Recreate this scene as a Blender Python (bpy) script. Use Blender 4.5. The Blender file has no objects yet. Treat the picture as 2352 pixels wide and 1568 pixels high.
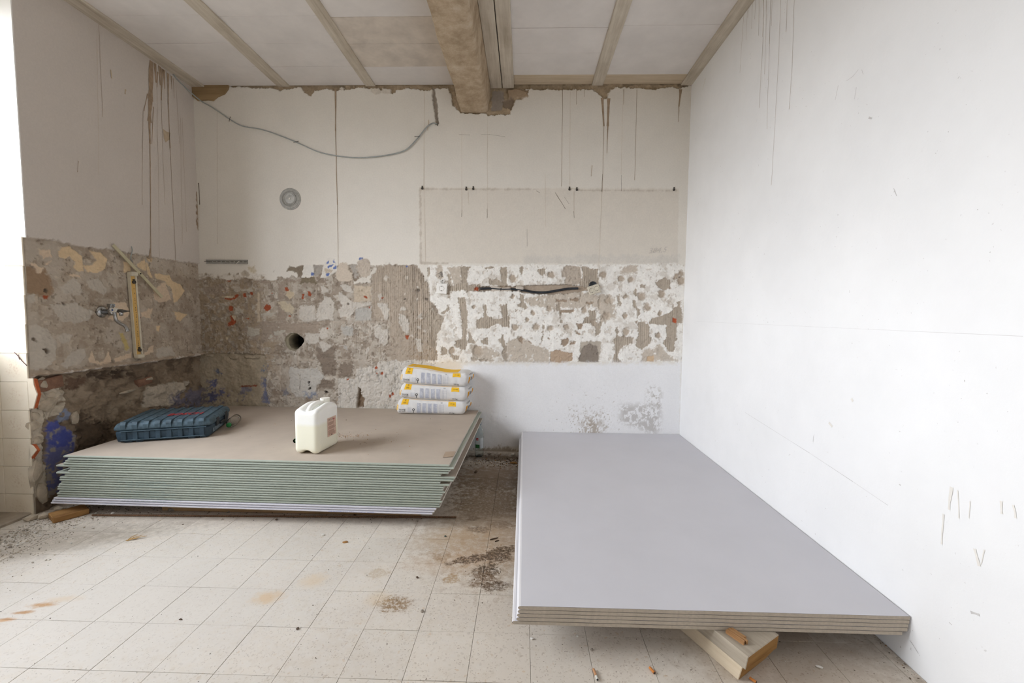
import bpy, bmesh, math, random
import numpy as np
from mathutils import Vector, Matrix, Euler

SC = bpy.context.scene
COL = SC.collection
R = random.Random(7)

# ------------------------------------------------------------------ camera
F_PX = 1011.9
CAM = np.array([0.0, -3.4879, 1.1206])
pit, yaw, rol = 0.0663, 0.0268, 0.0088
_fwd = np.array([-math.sin(yaw)*math.cos(pit), math.cos(yaw)*math.cos(pit), -math.sin(pit)])
_rt = np.array([math.cos(yaw), math.sin(yaw), 0.0])
_up = np.cross(_rt, _fwd)
CR = _rt*math.cos(rol) + _up*math.sin(rol)
CU = -_rt*math.sin(rol) + _up*math.cos(rol)
cd = bpy.data.cameras.new('camera')
cam = bpy.data.objects.new('camera', cd); COL.objects.link(cam)
cd.sensor_width = 36.0
cd.lens = F_PX/2352*36.0
cd.clip_start = 0.02
cam.matrix_world = Matrix(((CR[0], CU[0], -_fwd[0], CAM[0]), (CR[1], CU[1], -_fwd[1], CAM[1]),
                           (CR[2], CU[2], -_fwd[2], CAM[2]), (0, 0, 0, 1)))
SC.camera = cam

# ------------------------------------------------------------------ light
SC.view_settings.view_transform = 'Standard'
SC.view_settings.look = 'None'
SC.view_settings.exposure = 0.10
SC.view_settings.gamma = 1.0
SC.view_settings.use_curve_mapping = False
SKY = 17.5
w = bpy.data.worlds.new('overcast_sky'); SC.world = w
w.use_nodes = True
nt = w.node_tree
bg = nt.nodes['Background']
tc = nt.nodes.new('ShaderNodeTexCoord')
sp = nt.nodes.new('ShaderNodeSeparateXYZ'); nt.links.new(tc.outputs['Generated'], sp.inputs[0])
rp = nt.nodes.new('ShaderNodeValToRGB')
mr = nt.nodes.new('ShaderNodeMapRange')
mr.inputs['From Min'].default_value = -1; mr.inputs['From Max'].default_value = 1
nt.links.new(sp.outputs['Z'], mr.inputs['Value'])
nt.links.new(mr.outputs[0], rp.inputs[0])
rp.color_ramp.elements[0].position = 0.0; rp.color_ramp.elements[0].color = (.10, .10, .095, 1)
rp.color_ramp.elements[1].position = 1.0; rp.color_ramp.elements[1].color = (.52, .56, .62, 1)
e = rp.color_ramp.elements.new(0.47); e.color = (.15, .148, .14, 1)
e = rp.color_ramp.elements.new(0.53); e.color = (1.06, 1.10, 1.16, 1)
nt.links.new(rp.outputs[0], bg.inputs['Color'])
bg.inputs['Strength'].default_value = SKY
SC.cycles.max_bounces = 10
SC.cycles.diffuse_bounces = 7
SC.cycles.sample_clamp_indirect = 8.0

def portal(name, loc, rot, sx, sy):
    l = bpy.data.lights.new(name, 'AREA'); l.shape = 'RECTANGLE'; l.size = sx; l.size_y = sy
    l.energy = 1.0
    l.cycles.is_portal = True
    o = bpy.data.objects.new(name, l); COL.objects.link(o)
    o.location = loc; o.rotation_euler = rot
    return o

# room, metres: back wall y = 0, floor z = 0
XL, XR, H = -2.5976, 1.2474, 2.856
YF = -6.2                      # wall behind the camera
YC = -1.235                    # corner of the window niche
WIN1 = (-2.95, YC, 0.95, 2.72) # y0 y1 z0 z1
WIN2_FILL = (-5.0, -4.1, 0.86, 2.5)  # unseen second window, added and sized for fill light
for i, (y0, y1, z0, z1) in enumerate((WIN1, WIN2_FILL)):
    portal('window_portal', (XL-.43, (y0+y1)/2, (z0+z1)/2), (0, -math.pi/2, 0), z1-z0, y1-y0)

# ------------------------------------------------------------------ pixel helper for tracing
def ray(px, py):
    return _fwd + CR*(px-1176)/F_PX - CU*(py-784)/F_PX
def at(px, py, ax, v):
    d = ray(px, py); t = (v-CAM[ax])/d[ax]
    return CAM + t*d
def bw(px, py, y=0.0): return at(px, py, 1, y)
def lw(px, py, x=XL): return at(px, py, 0, x)
def rw(px, py, x=XR): return at(px, py, 0, x)
def fl(px, py, z=0.0): return at(px, py, 2, z)
def view(ox, oy, s):
    return lambda q: (ox+q[0]/s, oy+q[1]/s)
VA = view(440, 600, 6.533); VB = view(700, 580, 6.533); VC = view(700, 780, 9.046); VD = view(60, 820, 5.6)
Z4 = view(980, 580, 3.734); Z1 = view(0, 500, 3.92); ZC = view(440, 800, 7.84); ZT = view(750, 0, 3.92)
ZR = view(1150, 0, 3.36); ZL = view(150, 0, 3.92); PX = view(0, 0, 1.0)

# ------------------------------------------------------------------ colour helpers
def lin(c):
    c = np.asarray(c, float)/255.0
    return np.where(c <= .04045, c/12.92, ((c+.055)/1.055)**2.4)
def L4(c):
    l = lin(c); return (l[0], l[1], l[2], 1.0)

class NB:
    """tiny node builder"""
    def __init__(s, name):
        s.m = bpy.data.materials.new(name); s.m.use_nodes = True
        s.t = s.m.node_tree; s.bsdf = s.t.nodes['Principled BSDF']
    def n(s, typ, **kw):
        nd = s.t.nodes.new(typ)
        for k, v in kw.items(): setattr(nd, k, v)
        return nd
    def l(s, a, b): s.t.links.new(a, b)
    def noise(s, vec, scale, detail=4, rough=.6, dim='3D'):
        nd = s.n('ShaderNodeTexNoise'); nd.noise_dimensions = dim
        nd.inputs['Scale'].default_value = scale; nd.inputs['Detail'].default_value = detail
        nd.inputs['Roughness'].default_value = rough
        if vec is not None: s.l(vec, nd.inputs['Vector'])
        return nd.outputs['Fac']
    def ramp(s, fac, stops):
        nd = s.n('ShaderNodeValToRGB')
        els = nd.color_ramp.elements
        while len(els) < len(stops): els.new(.5)
        for e, (p, c) in zip(els, stops):
            e.position = p; e.color = c if len(c) == 4 else (*c, 1)
        s.l(fac, nd.inputs[0]); return nd.outputs[0]
    def mix(s, fac, a, b, mode='MIX'):
        nd = s.n('ShaderNodeMix'); nd.data_type = 'RGBA'; nd.blend_type = mode
        for sock, v in ((nd.inputs[0], fac), (nd.inputs[6], a), (nd.inputs[7], b)):
            if hasattr(v, 'links'): s.l(v, sock)
            elif isinstance(v, (int, float)): sock.default_value = v
            else: sock.default_value = v if len(v) == 4 else (*v, 1)
        return nd.outputs[2]
    def math(s, op, a, b=0.0, clamp=False):
        nd = s.n('ShaderNodeMath'); nd.operation = op; nd.use_clamp = clamp
        for i, v in enumerate((a, b)):
            if hasattr(v, 'links'): s.l(v, nd.inputs[i])
            else: nd.inputs[i].default_value = v
        return nd.outputs[0]
    def mapr(s, v, a, b, c=0.0, d=1.0):
        nd = s.n('ShaderNodeMapRange'); s.l(v, nd.inputs[0])
        for i, x in enumerate((a, b, c, d)): nd.inputs[i+1].default_value = x
        return nd.outputs[0]
    def bump(s, h, strength=.3, dist=.002):
        nd = s.n('ShaderNodeBump'); nd.inputs['Strength'].default_value = strength
        nd.inputs['Distance'].default_value = dist; s.l(h, nd.inputs['Height'])
        s.l(nd.outputs[0], s.bsdf.inputs['Normal'])
    def col(s, c):
        if hasattr(c, 'links'): s.l(c, s.bsdf.inputs['Base Color'])
        else: s.bsdf.inputs['Base Color'].default_value = c
    def rough(s, r, spec=.5):
        s.bsdf.inputs['Roughness'].default_value = r
        s.bsdf.inputs['Specular IOR Level'].default_value = spec
    def obj(s): return s.n('ShaderNodeTexCoord').outputs['Object']
    def pos(s): return s.n('ShaderNodeNewGeometry').outputs['Position']
    def rnd(s): return s.n('ShaderNodeObjectInfo').outputs['Random']

_mats = {}
def M(name, c, rough=.7, var=.10, scale=40.0, bump=.1, spec=.4, metal=0.0, c2=None, dist=.001, world=False, detail=4):
    """plain procedural surface: colour broken up by noise, fine relief"""
    if name in _mats: return _mats[name]
    b = NB(name); v = b.pos() if world else b.obj()
    n = b.noise(v, scale, detail)
    a = lin(c)
    lo = lin(c2) if c2 is not None else a*(1-var*1.6)
    hi = a if c2 is not None else a*(1+var)
    b.col(b.ramp(n, [(.30, tuple(lo)), (.70, tuple(np.minimum(hi, 1)))]))
    b.rough(rough, spec); b.bsdf.inputs['Metallic'].default_value = metal
    if bump > 0: b.bump(b.noise(v, scale*4, 3), bump, dist)
    _mats[name] = b.m
    return b.m

def wood(name, c_dark, c_light, scale=1.0, axis='X', rough=.75):
    if name in _mats: return _mats[name]
    b = NB(name); v = b.obj()
    mp = b.n('ShaderNodeMapping'); b.l(v, mp.inputs[0])
    s = {'X': (3, 60, 60), 'Y': (60, 3, 60), 'Z': (60, 60, 3)}[axis]
    mp.inputs['Scale'].default_value = tuple(x*scale for x in s)
    n = b.noise(mp.outputs[0], 1.0, 5, .65)
    n2 = b.noise(v, 9*scale, 3)
    f = b.math('ADD', b.math('MULTIPLY', n, .7), b.math('MULTIPLY', n2, .3))
    b.col(b.ramp(f, [(.33, tuple(lin(c_dark))), (.64, tuple(lin(c_light)))]))
    b.rough(rough, .3); b.bump(n, .35, .002)
    _mats[name] = b.m
    return b.m

def clear(name, tint=(1, 1, 1), rough=.05, ior=1.45, trans=1.0):
    if name in _mats: return _mats[name]
    b = NB(name)
    b.bsdf.inputs['Base Color'].default_value = (*tint, 1)
    b.bsdf.inputs['Transmission Weight'].default_value = trans
    b.bsdf.inputs['IOR'].default_value = ior
    b.rough(rough, .5)
    _mats[name] = b.m
    return b.m

# ------------------------------------------------------------------ object helpers
def link(name, me, parent=None, mats=(), smooth=False):
    for m in mats: me.materials.append(m)
    if smooth:
        me.polygons.foreach_set('use_smooth', [True]*len(me.polygons))
    o = bpy.data.objects.new(name, me); COL.objects.link(o)
    if parent is not None: o.parent = parent
    return o
def mesh(name, verts, faces, mats, parent=None, smooth=False, mi=None):
    me = bpy.data.meshes.new(name); me.from_pydata([tuple(map(float, v)) for v in verts], [], faces); me.update()
    o = link(name, me, parent, mats, smooth)
    if mi is not None: me.polygons.foreach_set('material_index', mi)
    return o
def bobj(name, bm, mats, parent=None, smooth=False, loc=None):
    bmesh.ops.recalc_face_normals(bm, faces=bm.faces)
    me = bpy.data.meshes.new(name); bm.to_mesh(me); bm.free()
    o = link(name, me, parent, mats if isinstance(mats, (list, tuple)) else [mats], smooth)
    if loc is not None: o.location = loc
    return o
def tag(o, label=None, cat=None, group=None, kind=None):
    if label: o['label'] = label
    if cat: o['category'] = cat
    if group: o['group'] = group
    if kind: o['kind'] = kind
    return o
def thing(name, label, cat, loc=(0, 0, 0), rot=(0, 0, 0), group=None):
    o = bpy.data.objects.new(name, None); COL.objects.link(o)
    o.empty_display_size = .05
    o.location = tuple(map(float, loc)); o.rotation_euler = rot if hasattr(rot, '__len__') else (0, 0, rot)
    return tag(o, label, cat, group)
def dup(src, label=None, loc=None, rot=None):
    def cp(o, par):
        c = o.copy(); COL.objects.link(c); c.parent = par
        for ch in list(o.children): cp(ch, c)
        return c
    c = cp(src, src.parent)
    if label: c['label'] = label
    if loc is not None: c.location = tuple(map(float, loc))
    if rot is not None: c.rotation_euler = rot
    return c

def box(bm, x0, x1, y0, y1, z0, z1, bevel=0.0, seg=1, mi=0):
    vs = [bm.verts.new((x, y, z)) for x in (x0, x1) for y in (y0, y1) for z in (z0, z1)]
    fs = []
    for q in ((0, 1, 3, 2), (4, 6, 7, 5), (0, 4, 5, 1), (2, 3, 7, 6), (0, 2, 6, 4), (1, 5, 7, 3)):
        f = bm.faces.new([vs[i] for i in q]); f.material_index = mi; fs.append(f)
    if bevel > 0:
        es = list({e for f in fs for e in f.edges})
        bmesh.ops.bevel(bm, geom=es, offset=bevel, segments=seg, profile=.5, affect='EDGES', clamp_overlap=True)
def BX(*a, **k):
    bm = bmesh.new(); box(bm, *a, **k); return bm

def prism(bm, poly, axis, a, b, mi=0, mi_side=None):
    """polygon (2D) extruded along axis from a to b; axis x -> (y,z), y -> (x,z), z -> (x,y)"""
    def P(u, v, t):
        return {'x': (t, u, v), 'y': (u, t, v), 'z': (u, v, t)}[axis]
    A = [bm.verts.new(P(u, v, a)) for u, v in poly]; B = [bm.verts.new(P(u, v, b)) for u, v in poly]
    n = len(poly)
    f1 = bm.faces.new(A); f2 = bm.faces.new(B[::-1]); f1.material_index = f2.material_index = mi
    for i in range(n):
        f = bm.faces.new((A[i], B[i], B[(i+1) % n], A[(i+1) % n]))
        f.material_index = mi if mi_side is None else mi_side

def lathe(bm, prof, n=24, axis='z', c=(0, 0, 0), mi=0, cap=True):
    rings = []
    for r, t in prof:
        ring = []
        for k in range(n):
            a = 2*math.pi*k/n; u, v = r*math.cos(a), r*math.sin(a)
            p = {'z': (u, v, t), 'y': (u, t, v), 'x': (t, u, v)}[axis]
            ring.append(bm.verts.new((p[0]+c[0], p[1]+c[1], p[2]+c[2])))
        rings.append(ring)
    for A, B in zip(rings, rings[1:]):
        for k in range(n):
            f = bm.faces.new((A[k], A[(k+1) % n], B[(k+1) % n], B[k])); f.material_index = mi
    if cap:
        for ring in (rings[0], rings[-1]):
            f = bm.faces.new(ring); f.material_index = mi

def tube(bm, pts, r, n=8, mi=0, flat=1.0):
    pts = [Vector(tuple(map(float, p))) for p in pts]
    rr = r if hasattr(r, '__len__') else [r]*len(pts)
    rings = []; prev = None
    for i, p in enumerate(pts):
        t = (pts[min(i+1, len(pts)-1)] - pts[max(i-1, 0)]).normalized()
        if prev is None:
            prev = t.orthogonal().normalized()
        nrm = (prev - t*prev.dot(t))
        nrm = nrm.normalized() if nrm.length > 1e-6 else t.orthogonal().normalized()
        prev = nrm; bn = t.cross(nrm)
        rings.append([bm.verts.new(p + (nrm*math.cos(2*math.pi*k/n)*flat + bn*math.sin(2*math.pi*k/n))*rr[i]) for k in range(n)])
    for A, B in zip(rings, rings[1:]):
        for k in range(n):
            bm.faces.new((A[k], A[(k+1) % n], B[(k+1) % n], B[k])).material_index = mi
    bm.faces.new(rings[0][::-1]).material_index = mi; bm.faces.new(rings[-1]).material_index = mi
def smoothpath(pts, k=6):
    pts = [np.asarray(p, float) for p in pts]; out = []
    for i in range(len(pts)-1):
        p0, p1, p2, p3 = pts[max(i-1, 0)], pts[i], pts[i+1], pts[min(i+2, len(pts)-1)]
        for j in range(k):
            t = j/k
            out.append(.5*((2*p1)+(-p0+p2)*t+(2*p0-5*p1+4*p2-p3)*t*t+(-p0+3*p1-3*p2+p3)*t**3))
    out.append(pts[-1]); return out

def rbox(w, d, h, r, nx, ny, nz, fn=None):
    """gridded rounded box, base centre at origin; fn moves every vertex"""
    bm = bmesh.new(); cache = {}
    def V(i, j, k):
        key = (i, j, k)
        if key in cache: return cache[key]
        p = np.array([(i/nx-.5)*w, (j/ny-.5)*d, k/nz*h])
        lo = np.array([-w/2+r, -d/2+r, r]); hi = np.array([w/2-r, d/2-r, h-r])
        q = np.clip(p, lo, hi); dv = p-q; n = np.linalg.norm(dv)
        if n > 1e-9: p = q + dv/n*r
        if fn is not None: p = fn(*p)
        cache[key] = bm.verts.new(tuple(p)); return cache[key]
    def quad(*ks):
        bm.faces.new([V(*k) for k in ks])
    for i in range(nx):
        for j in range(ny):
            quad((i, j, 0), (i, j+1, 0), (i+1, j+1, 0), (i+1, j, 0)); quad((i, j, nz), (i+1, j, nz), (i+1, j+1, nz), (i, j+1, nz))
        for k in range(nz):
            quad((i, 0, k), (i+1, 0, k), (i+1, 0, k+1), (i, 0, k+1)); quad((i, ny, k), (i, ny, k+1), (i+1, ny, k+1), (i+1, ny, k))
    for j in range(ny):
        for k in range(nz):
            quad((0, j, k), (0, j, k+1), (0, j+1, k+1), (0, j+1, k)); quad((nx, j, k), (nx, j+1, k), (nx, j+1, k+1), (nx, j, k+1))
    return bm

def textmesh(s, size, shear=0.0, align='LEFT', bold=0.0):
    """vertices (x,y) and faces of a flat lettering, baseline at y=0"""
    cu = bpy.data.curves.new('lettering', 'FONT'); cu.body = s; cu.size = size; cu.shear = shear; cu.align_x = align; cu.offset = bold
    cu.resolution_u = 2
    o = bpy.data.objects.new('lettering', cu); COL.objects.link(o)
    dg = bpy.context.evaluated_depsgraph_get(); dg.update()
    me = bpy.data.meshes.new_from_object(o.evaluated_get(dg))
    vs = [tuple(v.co) for v in me.vertices]; fs = [list(p.vertices) for p in me.polygons]
    bpy.data.objects.remove(o); bpy.data.curves.remove(cu); bpy.data.meshes.remove(me)
    return vs, fs

# ------------------------------------------------------------------ painted relief fields (numpy)
_rng = np.random.RandomState(11)
_LAT = _rng.rand(256, 256)
def vnoise(x, y, seed=0):
    x = x + seed*17.31; y = y + seed*9.77
    xi = np.floor(x).astype(int); yi = np.floor(y).astype(int)
    fx = x-xi; fy = y-yi
    fx = fx*fx*fx*(fx*(fx*6-15)+10); fy = fy*fy*fy*(fy*(fy*6-15)+10)
    a = _LAT[xi & 255, yi & 255]; b = _LAT[(xi+1) & 255, yi & 255]
    c = _LAT[xi & 255, (yi+1) & 255]; d = _LAT[(xi+1) & 255, (yi+1) & 255]
    return (a*(1-fx)+b*fx)*(1-fy) + (c*(1-fx)+d*fx)*fy
def fbm(x, y, per, oct=4, seed=0, rough=.55):
    s = 0; amp = 1; tot = 0
    for o in range(oct):
        s = s + amp*vnoise(x/per*2**o, y/per*2**o, seed+o*3); tot += amp; amp *= rough
    return s/tot

class Relief:
    """wall sheet: regular columns u, rows v (metres), colour and height per vertex"""
    def __init__(s, u, v, base):
        s.u = np.asarray(u); s.v = np.asarray(v)
        s.U, s.V = np.meshgrid(s.u, s.v)           # rows = v
        s.col = np.zeros(s.U.shape+(3,)); s.col[:] = lin(base)
        s.h = np.zeros(s.U.shape)
        s.n12 = fbm(s.U, s.V, .014, 3, 1)-.5
        s.n40 = fbm(s.U, s.V, .05, 4, 2)-.5
        s.n150 = fbm(s.U, s.V, .17, 4, 3)-.5
        s.fine = fbm(s.U, s.V, .009, 2, 4)-.5
    def sd(s, poly, pad=.04):
        P = np.asarray(poly, float)
        u0, u1, v0, v1 = P[:, 0].min()-pad, P[:, 0].max()+pad, P[:, 1].min()-pad, P[:, 1].max()+pad
        i0, i1 = np.searchsorted(s.u, (u0, u1)); j0, j1 = np.searchsorted(s.v, (v0, v1))
        sl = (slice(j0, j1), slice(i0, i1))
        U, V = s.U[sl], s.V[sl]
        if U.size == 0: return sl, None
        d2 = np.full(U.shape, 1e9); ins = np.zeros(U.shape, bool)
        n = len(P)
        for k in range(n):
            a, b = P[k], P[(k+1) % n]; e = b-a
            t = np.clip(((U-a[0])*e[0]+(V-a[1])*e[1])/max(e@e, 1e-12), 0, 1)
            d2 = np.minimum(d2, (U-a[0]-t*e[0])**2+(V-a[1]-t*e[1])**2)
            c = (a[1] > V) != (b[1] > V)
            with np.errstate(divide='ignore', invalid='ignore'):
                xc = (b[0]-a[0])*(V-a[1])/(b[1]-a[1] if b[1] != a[1] else 1e-12)+a[0]
            ins ^= c & (U < xc)
        d = np.sqrt(d2); return sl, np.where(ins, -d, d)
    def mask(s, poly, torn=.010, soft=.003, pad=.04, breakup=0.0):
        sl, d = s.sd(poly, pad)
        if d is None: return sl, None
        d = d + torn*(2.6*s.n12[sl]+3.2*s.n40[sl]+1.2*s.fine[sl])
        m = np.clip(.5-d/(2*soft), 0, 1)
        if breakup > 0:
            m = m*np.clip((fbm(s.U[sl], s.V[sl], .03, 4, 21)-.5+.5*(1-breakup)-.1)*9+.5, 0, 1)
        return sl, m
    def paint(s, poly, c=None, dh=None, seth=None, var=.08, alpha=1.0, **k):
        sl, m = s.mask(poly, **k)
        if m is None or m.size == 0: return
        if c is not None:
            t = lin(c)[None, None]*(1+var*2*(s.n40[sl]+s.fine[sl]))[..., None]
            ma = (m*alpha)[..., None]; s.col[sl] = s.col[sl]*(1-ma) + t*ma
        if dh is not None: s.h[sl] += m*dh
        if seth is not None: s.h[sl] = s.h[sl]*(1-m) + m*seth
    def ridges(s, poly, horiz=False, pitch=.0125, amp=.0016, wav=.004, tint=.10, **k):
        sl, m = s.mask(poly, **k)
        if m is None or m.size == 0: return
        t = s.V[sl] if horiz else s.U[sl]
        o = s.U[sl] if horiz else s.V[sl]
        ph = (t + wav*2*s.n150[sl] + .25*wav*s.n40[sl])/pitch
        prof = .5+.5*np.sin(2*math.pi*ph)
        wear = np.clip(fbm(s.U[sl]*(.25 if horiz else 1), s.V[sl]*(1 if horiz else .25), .05, 3, 31)*2.2-.55, 0, 1)
        s.h[sl] += m*amp*prof*wear
        rowtone = vnoise(np.floor(ph), np.floor(o/.15), 41)-.5
        s.col[sl] *= (1+tint*2*m*wear*rowtone)[..., None]
    def disc(s, c, r, col, dh, depth_prof=True, var=.1, torn=.006):
        a = np.linspace(0, 2*math.pi, 12, endpoint=False)
        s.paint([(c[0]+r*math.cos(t), c[1]+r*math.sin(t)) for t in a], col, dh, var=var, torn=torn, soft=max(.003, r*.25))
    def build(s, name, mat, place, parent=None, flip=False, keep=None):
        ny, nx = s.U.shape
        P = place(s.U, s.V, s.h).reshape(-1, 3)
        me = bpy.data.meshes.new(name)
        idx = np.arange(ny*nx).reshape(ny, nx)
        q = np.stack([idx[:-1, :-1], idx[:-1, 1:], idx[1:, 1:], idx[1:, :-1]], -1).reshape(-1, 4)
        if flip: q = q[:, ::-1]
        me.vertices.add(len(P)); me.vertices.foreach_set('co', P.astype(np.float32).ravel())
        me.loops.add(q.size); me.loops.foreach_set('vertex_index', q.astype(np.int32).ravel())
        me.polygons.add(len(q)); me.polygons.foreach_set('loop_start', np.arange(0, q.size, 4, dtype=np.int32))
        me.polygons.foreach_set('loop_total', np.full(len(q), 4, dtype=np.int32))
        me.update(calc_edges=True)
        ca = me.color_attributes.new('paint', 'FLOAT_COLOR', 'POINT')
        c4 = np.ones((ny*nx, 4), np.float32); c4[:, :3] = np.clip(s.col, .004, .92).reshape(-1, 3)
        ca.data.foreach_set('color', c4.ravel())
        return link(name, me, parent, [mat], True)

def wall_material(name, rough=.9, grain=.06, bump=.25):
    b = NB(name)
    a = b.n('ShaderNodeAttribute'); a.attribute_name = 'paint'
    v = b.pos()
    n1 = b.noise(v, 420, 3); n2 = b.noise(v, 90, 4)
    g = b.math('ADD', b.math('MULTIPLY', n1, .5), b.math('MULTIPLY', n2, .5))
    t = b.mapr(g, .3, .7, 1-grain, 1+grain)
    cmb = b.n('ShaderNodeCombineXYZ')
    for i in range(3): b.l(t, cmb.inputs[i])
    b.col(b.mix(1.0, a.outputs['Color'], cmb.outputs[0], 'MULTIPLY'))
    b.rough(rough, .25); b.bump(g, bump, .003)
    return b.m

# ================================================================== SETTING
def seg(*ranges):
    out = [ranges[0][0]]
    for a, b, st in ranges:
        n = max(1, int(round((b-a)/st))); out += list(a+(b-a)*(np.arange(n)+1)/n)
    return np.array(out)
PAINT = (229, 224, 215)
COMB = (165, 151, 137); COMBD = (146, 133, 119); RENDER = (178, 166, 152); LIGHT = (203, 196, 186); STONE = (188, 176, 162)
BRICK = (164, 88, 60); BLUE = (92, 100, 150); DARK = (92, 80, 68)
mat_wall = wall_material('weathered_wall_paint')

# ---- back wall
wb = Relief(np.arange(XL-.16, XR+.03, .004), seg((-.02, .30, .008), (.30, 1.53, .004), (1.53, 2.44, .008), (2.44, H+.02, .004)), PAINT)
def bp(vw, pts): return [tuple(bw(*vw(q))[[0, 2]]) for q in pts]
def bpt(vw, q): return tuple(bw(*vw(q))[[0, 2]])
wb.col *= (1+.05*wb.n150+.03*wb.n40)[..., None]
wb.h += .0015*wb.n150
# painted area: faint outline left by a removed cabinet
ghost = bp(PX, [(965, 431), (1560, 433), (1556, 606), (966, 604)])
wb.paint(ghost, (222, 215, 204), torn=.003, soft=.004, var=.03)
for l_ in ([(963, 431), (967, 431), (969, 606), (964, 606)], [(967, 601), (1030, 603), (1030, 607), (967, 607)],
           [(967, 433), (1240, 434), (1240, 436), (967, 435)], [(1330, 436), (1556, 437), (1556, 439), (1330, 438)]):
    wb.paint(bp(PX, l_), (186, 174, 158), torn=.004, soft=.005, alpha=.6)
wb.paint(bp(PX, [(1200, 588), (1560, 586), (1560, 606), (1200, 606)]), (206, 202, 195), torn=.012, soft=.012, alpha=.5)
# stripped field, left half, down to the floor behind the stack
E_ = bp(VA, [(120, 272), (250, 262), (320, 272), (440, 268), (540, 275), (720, 272), (740, 262), (830, 250), (920, 262), (960, 285),
     (1040, 298), (1130, 280), (1270, 275), (1280, 240), (1340, 225), (1400, 255), (1470, 245), (1500, 215), (1570, 255), (1590, 230),
     (1580, 175), (1500, 140), (1430, 148), (1470, 80), (1560, 95), (1685, 55), (1670, 120), (1650, 150), (1660, 190), (1645, 235),
     (1690, 255), (1750, 235), (1830, 215), (1840, 140), (1828, 60)])
E_ += bp(VB, [(280, 185), (1700, 190), (1715, 250), (1780, 340), (1800, 430), (1855, 440), (1880, 600), (1890, 700), (1960, 780)])
E_ += bp(Z4, [(40, 430), (100, 460), (110, 530), (150, 560), (130, 640), (90, 700), (80, 800), (100, 925)])
E_ += bp(PX, [(1004, 832), (985, 850), (1010, 870), (1000, 900), (985, 930), (985, 1040), (420, 1040), (420, 642)])
wb.paint(E_, RENDER, seth=-.007, torn=.007, soft=.0025)
sl, m = wb.mask(E_, torn=.007)
# mottled mortar: warm brown to grey-beige, old trowel smears
t1 = np.clip(wb.n150[sl]*5+.5, 0, 1)*m; t2 = np.clip(fbm(wb.U[sl], wb.V[sl], .09, 4, 52)*5-2.3, 0, 1)*m
wb.col[sl] = wb.col[sl]*(1-.55*t1[..., None]) + lin(COMBD)*.55*t1[..., None]
wb.col[sl] = wb.col[sl]*(1-.6*t2[..., None]) + lin((196, 189, 178))*.6*t2[..., None]
t3 = np.clip(fbm(wb.U[sl], wb.V[sl]*1.5, .05, 4, 57)*8-4.6, 0, 1)*m
wb.col[sl] = wb.col[sl]*(1-.5*t3[..., None]) + lin((128, 113, 98))*.5*t3[..., None]
wb.h[sl] += m*(.0075*wb.n40[sl]+.003*wb.n12[sl]+.004*t2)
for sd_, per, thr, cc, dh_, al in ((201, .055, .60, (200, 192, 180), .003, .6), (205, .030, .67, (208, 201, 190), .002, .6), (209, .045, .63, (140, 126, 112), -.004, .6), (213, .022, .69, (126, 112, 98), -.004, .6)):
    t = np.clip((fbm(wb.U[sl], wb.V[sl], per, 4, sd_)-thr)*28, 0, 1)*m
    wb.col[sl] = wb.col[sl]*(1-al*t[..., None])+lin(cc)*al*t[..., None]; wb.h[sl] += dh_*t
# left third is browner
lb = bp(PX, [(440, 640), (600, 640), (610, 700), (640, 780), (620, 860), (440, 860)])
wb.paint(lb, (166, 150, 130), torn=.03, soft=.05, breakup=.7, var=.14)
# lines left by old wall tiles
for k in range(9):
    x = 600+k*41.3
    wb.paint(bp(PX, [(x, 630), (x+2.2, 630), (x+2.2, 920), (x, 920)]), (190, 178, 164), dh=.003, torn=.003, soft=.004, breakup=.85)
for y in (650, 694, 738, 782, 826):
    wb.paint(bp(PX, [(590, y), (985, y), (985, y+2.2), (590, y+2.2)]), (190, 178, 164), dh=.003, torn=.003, soft=.004, breakup=.85)
# trowel comb ridges
combV = bp(VB, [(1000, 330), (1060, 260), (1080, 195), (1700, 195), (1790, 400), (1870, 480), (1890, 760), (1960, 1560), (1960, 1640), (1290, 1640), (1270, 1000), (1010, 1000)])
wb.paint(combV, (176, 163, 148), torn=.012, soft=.01, breakup=.25)
wb.ridges(combV, pitch=.0165, amp=.0042, tint=.16, torn=.01, soft=.01)
wb.ridges(bp(VB, [(1560, 195), (1700, 195), (1790, 400), (1870, 480), (1890, 760), (1990, 1560), (2050, 1650), (1600, 1650), (1570, 900)]), pitch=.0165, amp=.0025, tint=.2, torn=.01, soft=.008)
wb.ridges(bp(VB, [(730, 1060), (1270, 1060), (1270, 1560), (730, 1560)]), pitch=.015, amp=.003, torn=.02, soft=.02)
for q in ([(1040, 910), (1290, 910), (1290, 1170), (1040, 1170)], [(1290, 330), (1400, 330), (1400, 900), (1290, 900)], [(1000, 285), (1840, 270), (1840, 330), (1000, 330)],
          [(1300, 920), (1900, 920), (1900, 1080), (1300, 1080)], [(760, 1000), (1010, 960), (1000, 1160), (860, 1180)], [(160, 380), (480, 350), (460, 500), (200, 520)]):
    P = bp(VA, q); wb.paint(P, COMB, torn=.012, soft=.008, breakup=.3); wb.ridges(P, True, pitch=.012, amp=.004, tint=.12, torn=.012, soft=.006)
for q in ([(250, 180), (640, 150), (640, 740), (400, 740), (250, 400)], [(700, 500), (1020, 480), (1000, 780), (700, 800)], [(300, 800), (640, 810), (600, 1030), (280, 1000)]):
    P = bp(VC, q); wb.paint(P, (140, 127, 114), torn=.012, soft=.006); wb.ridges(P, True, pitch=.013, amp=.004, tint=.12, torn=.012, soft=.006)
wb.paint(bp(VA, [(1470, 80), (1560, 95), (1685, 55), (1670, 120), (1650, 150), (1660, 190), (1600, 240), (1580, 175), (1500, 140), (1430, 148)]), (140, 128, 112), torn=.004)
wb.paint(bp(VB, [(130, 190), (280, 188), (270, 240), (220, 330), (170, 360), (130, 340)]), (168, 161, 152), torn=.004)
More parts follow.
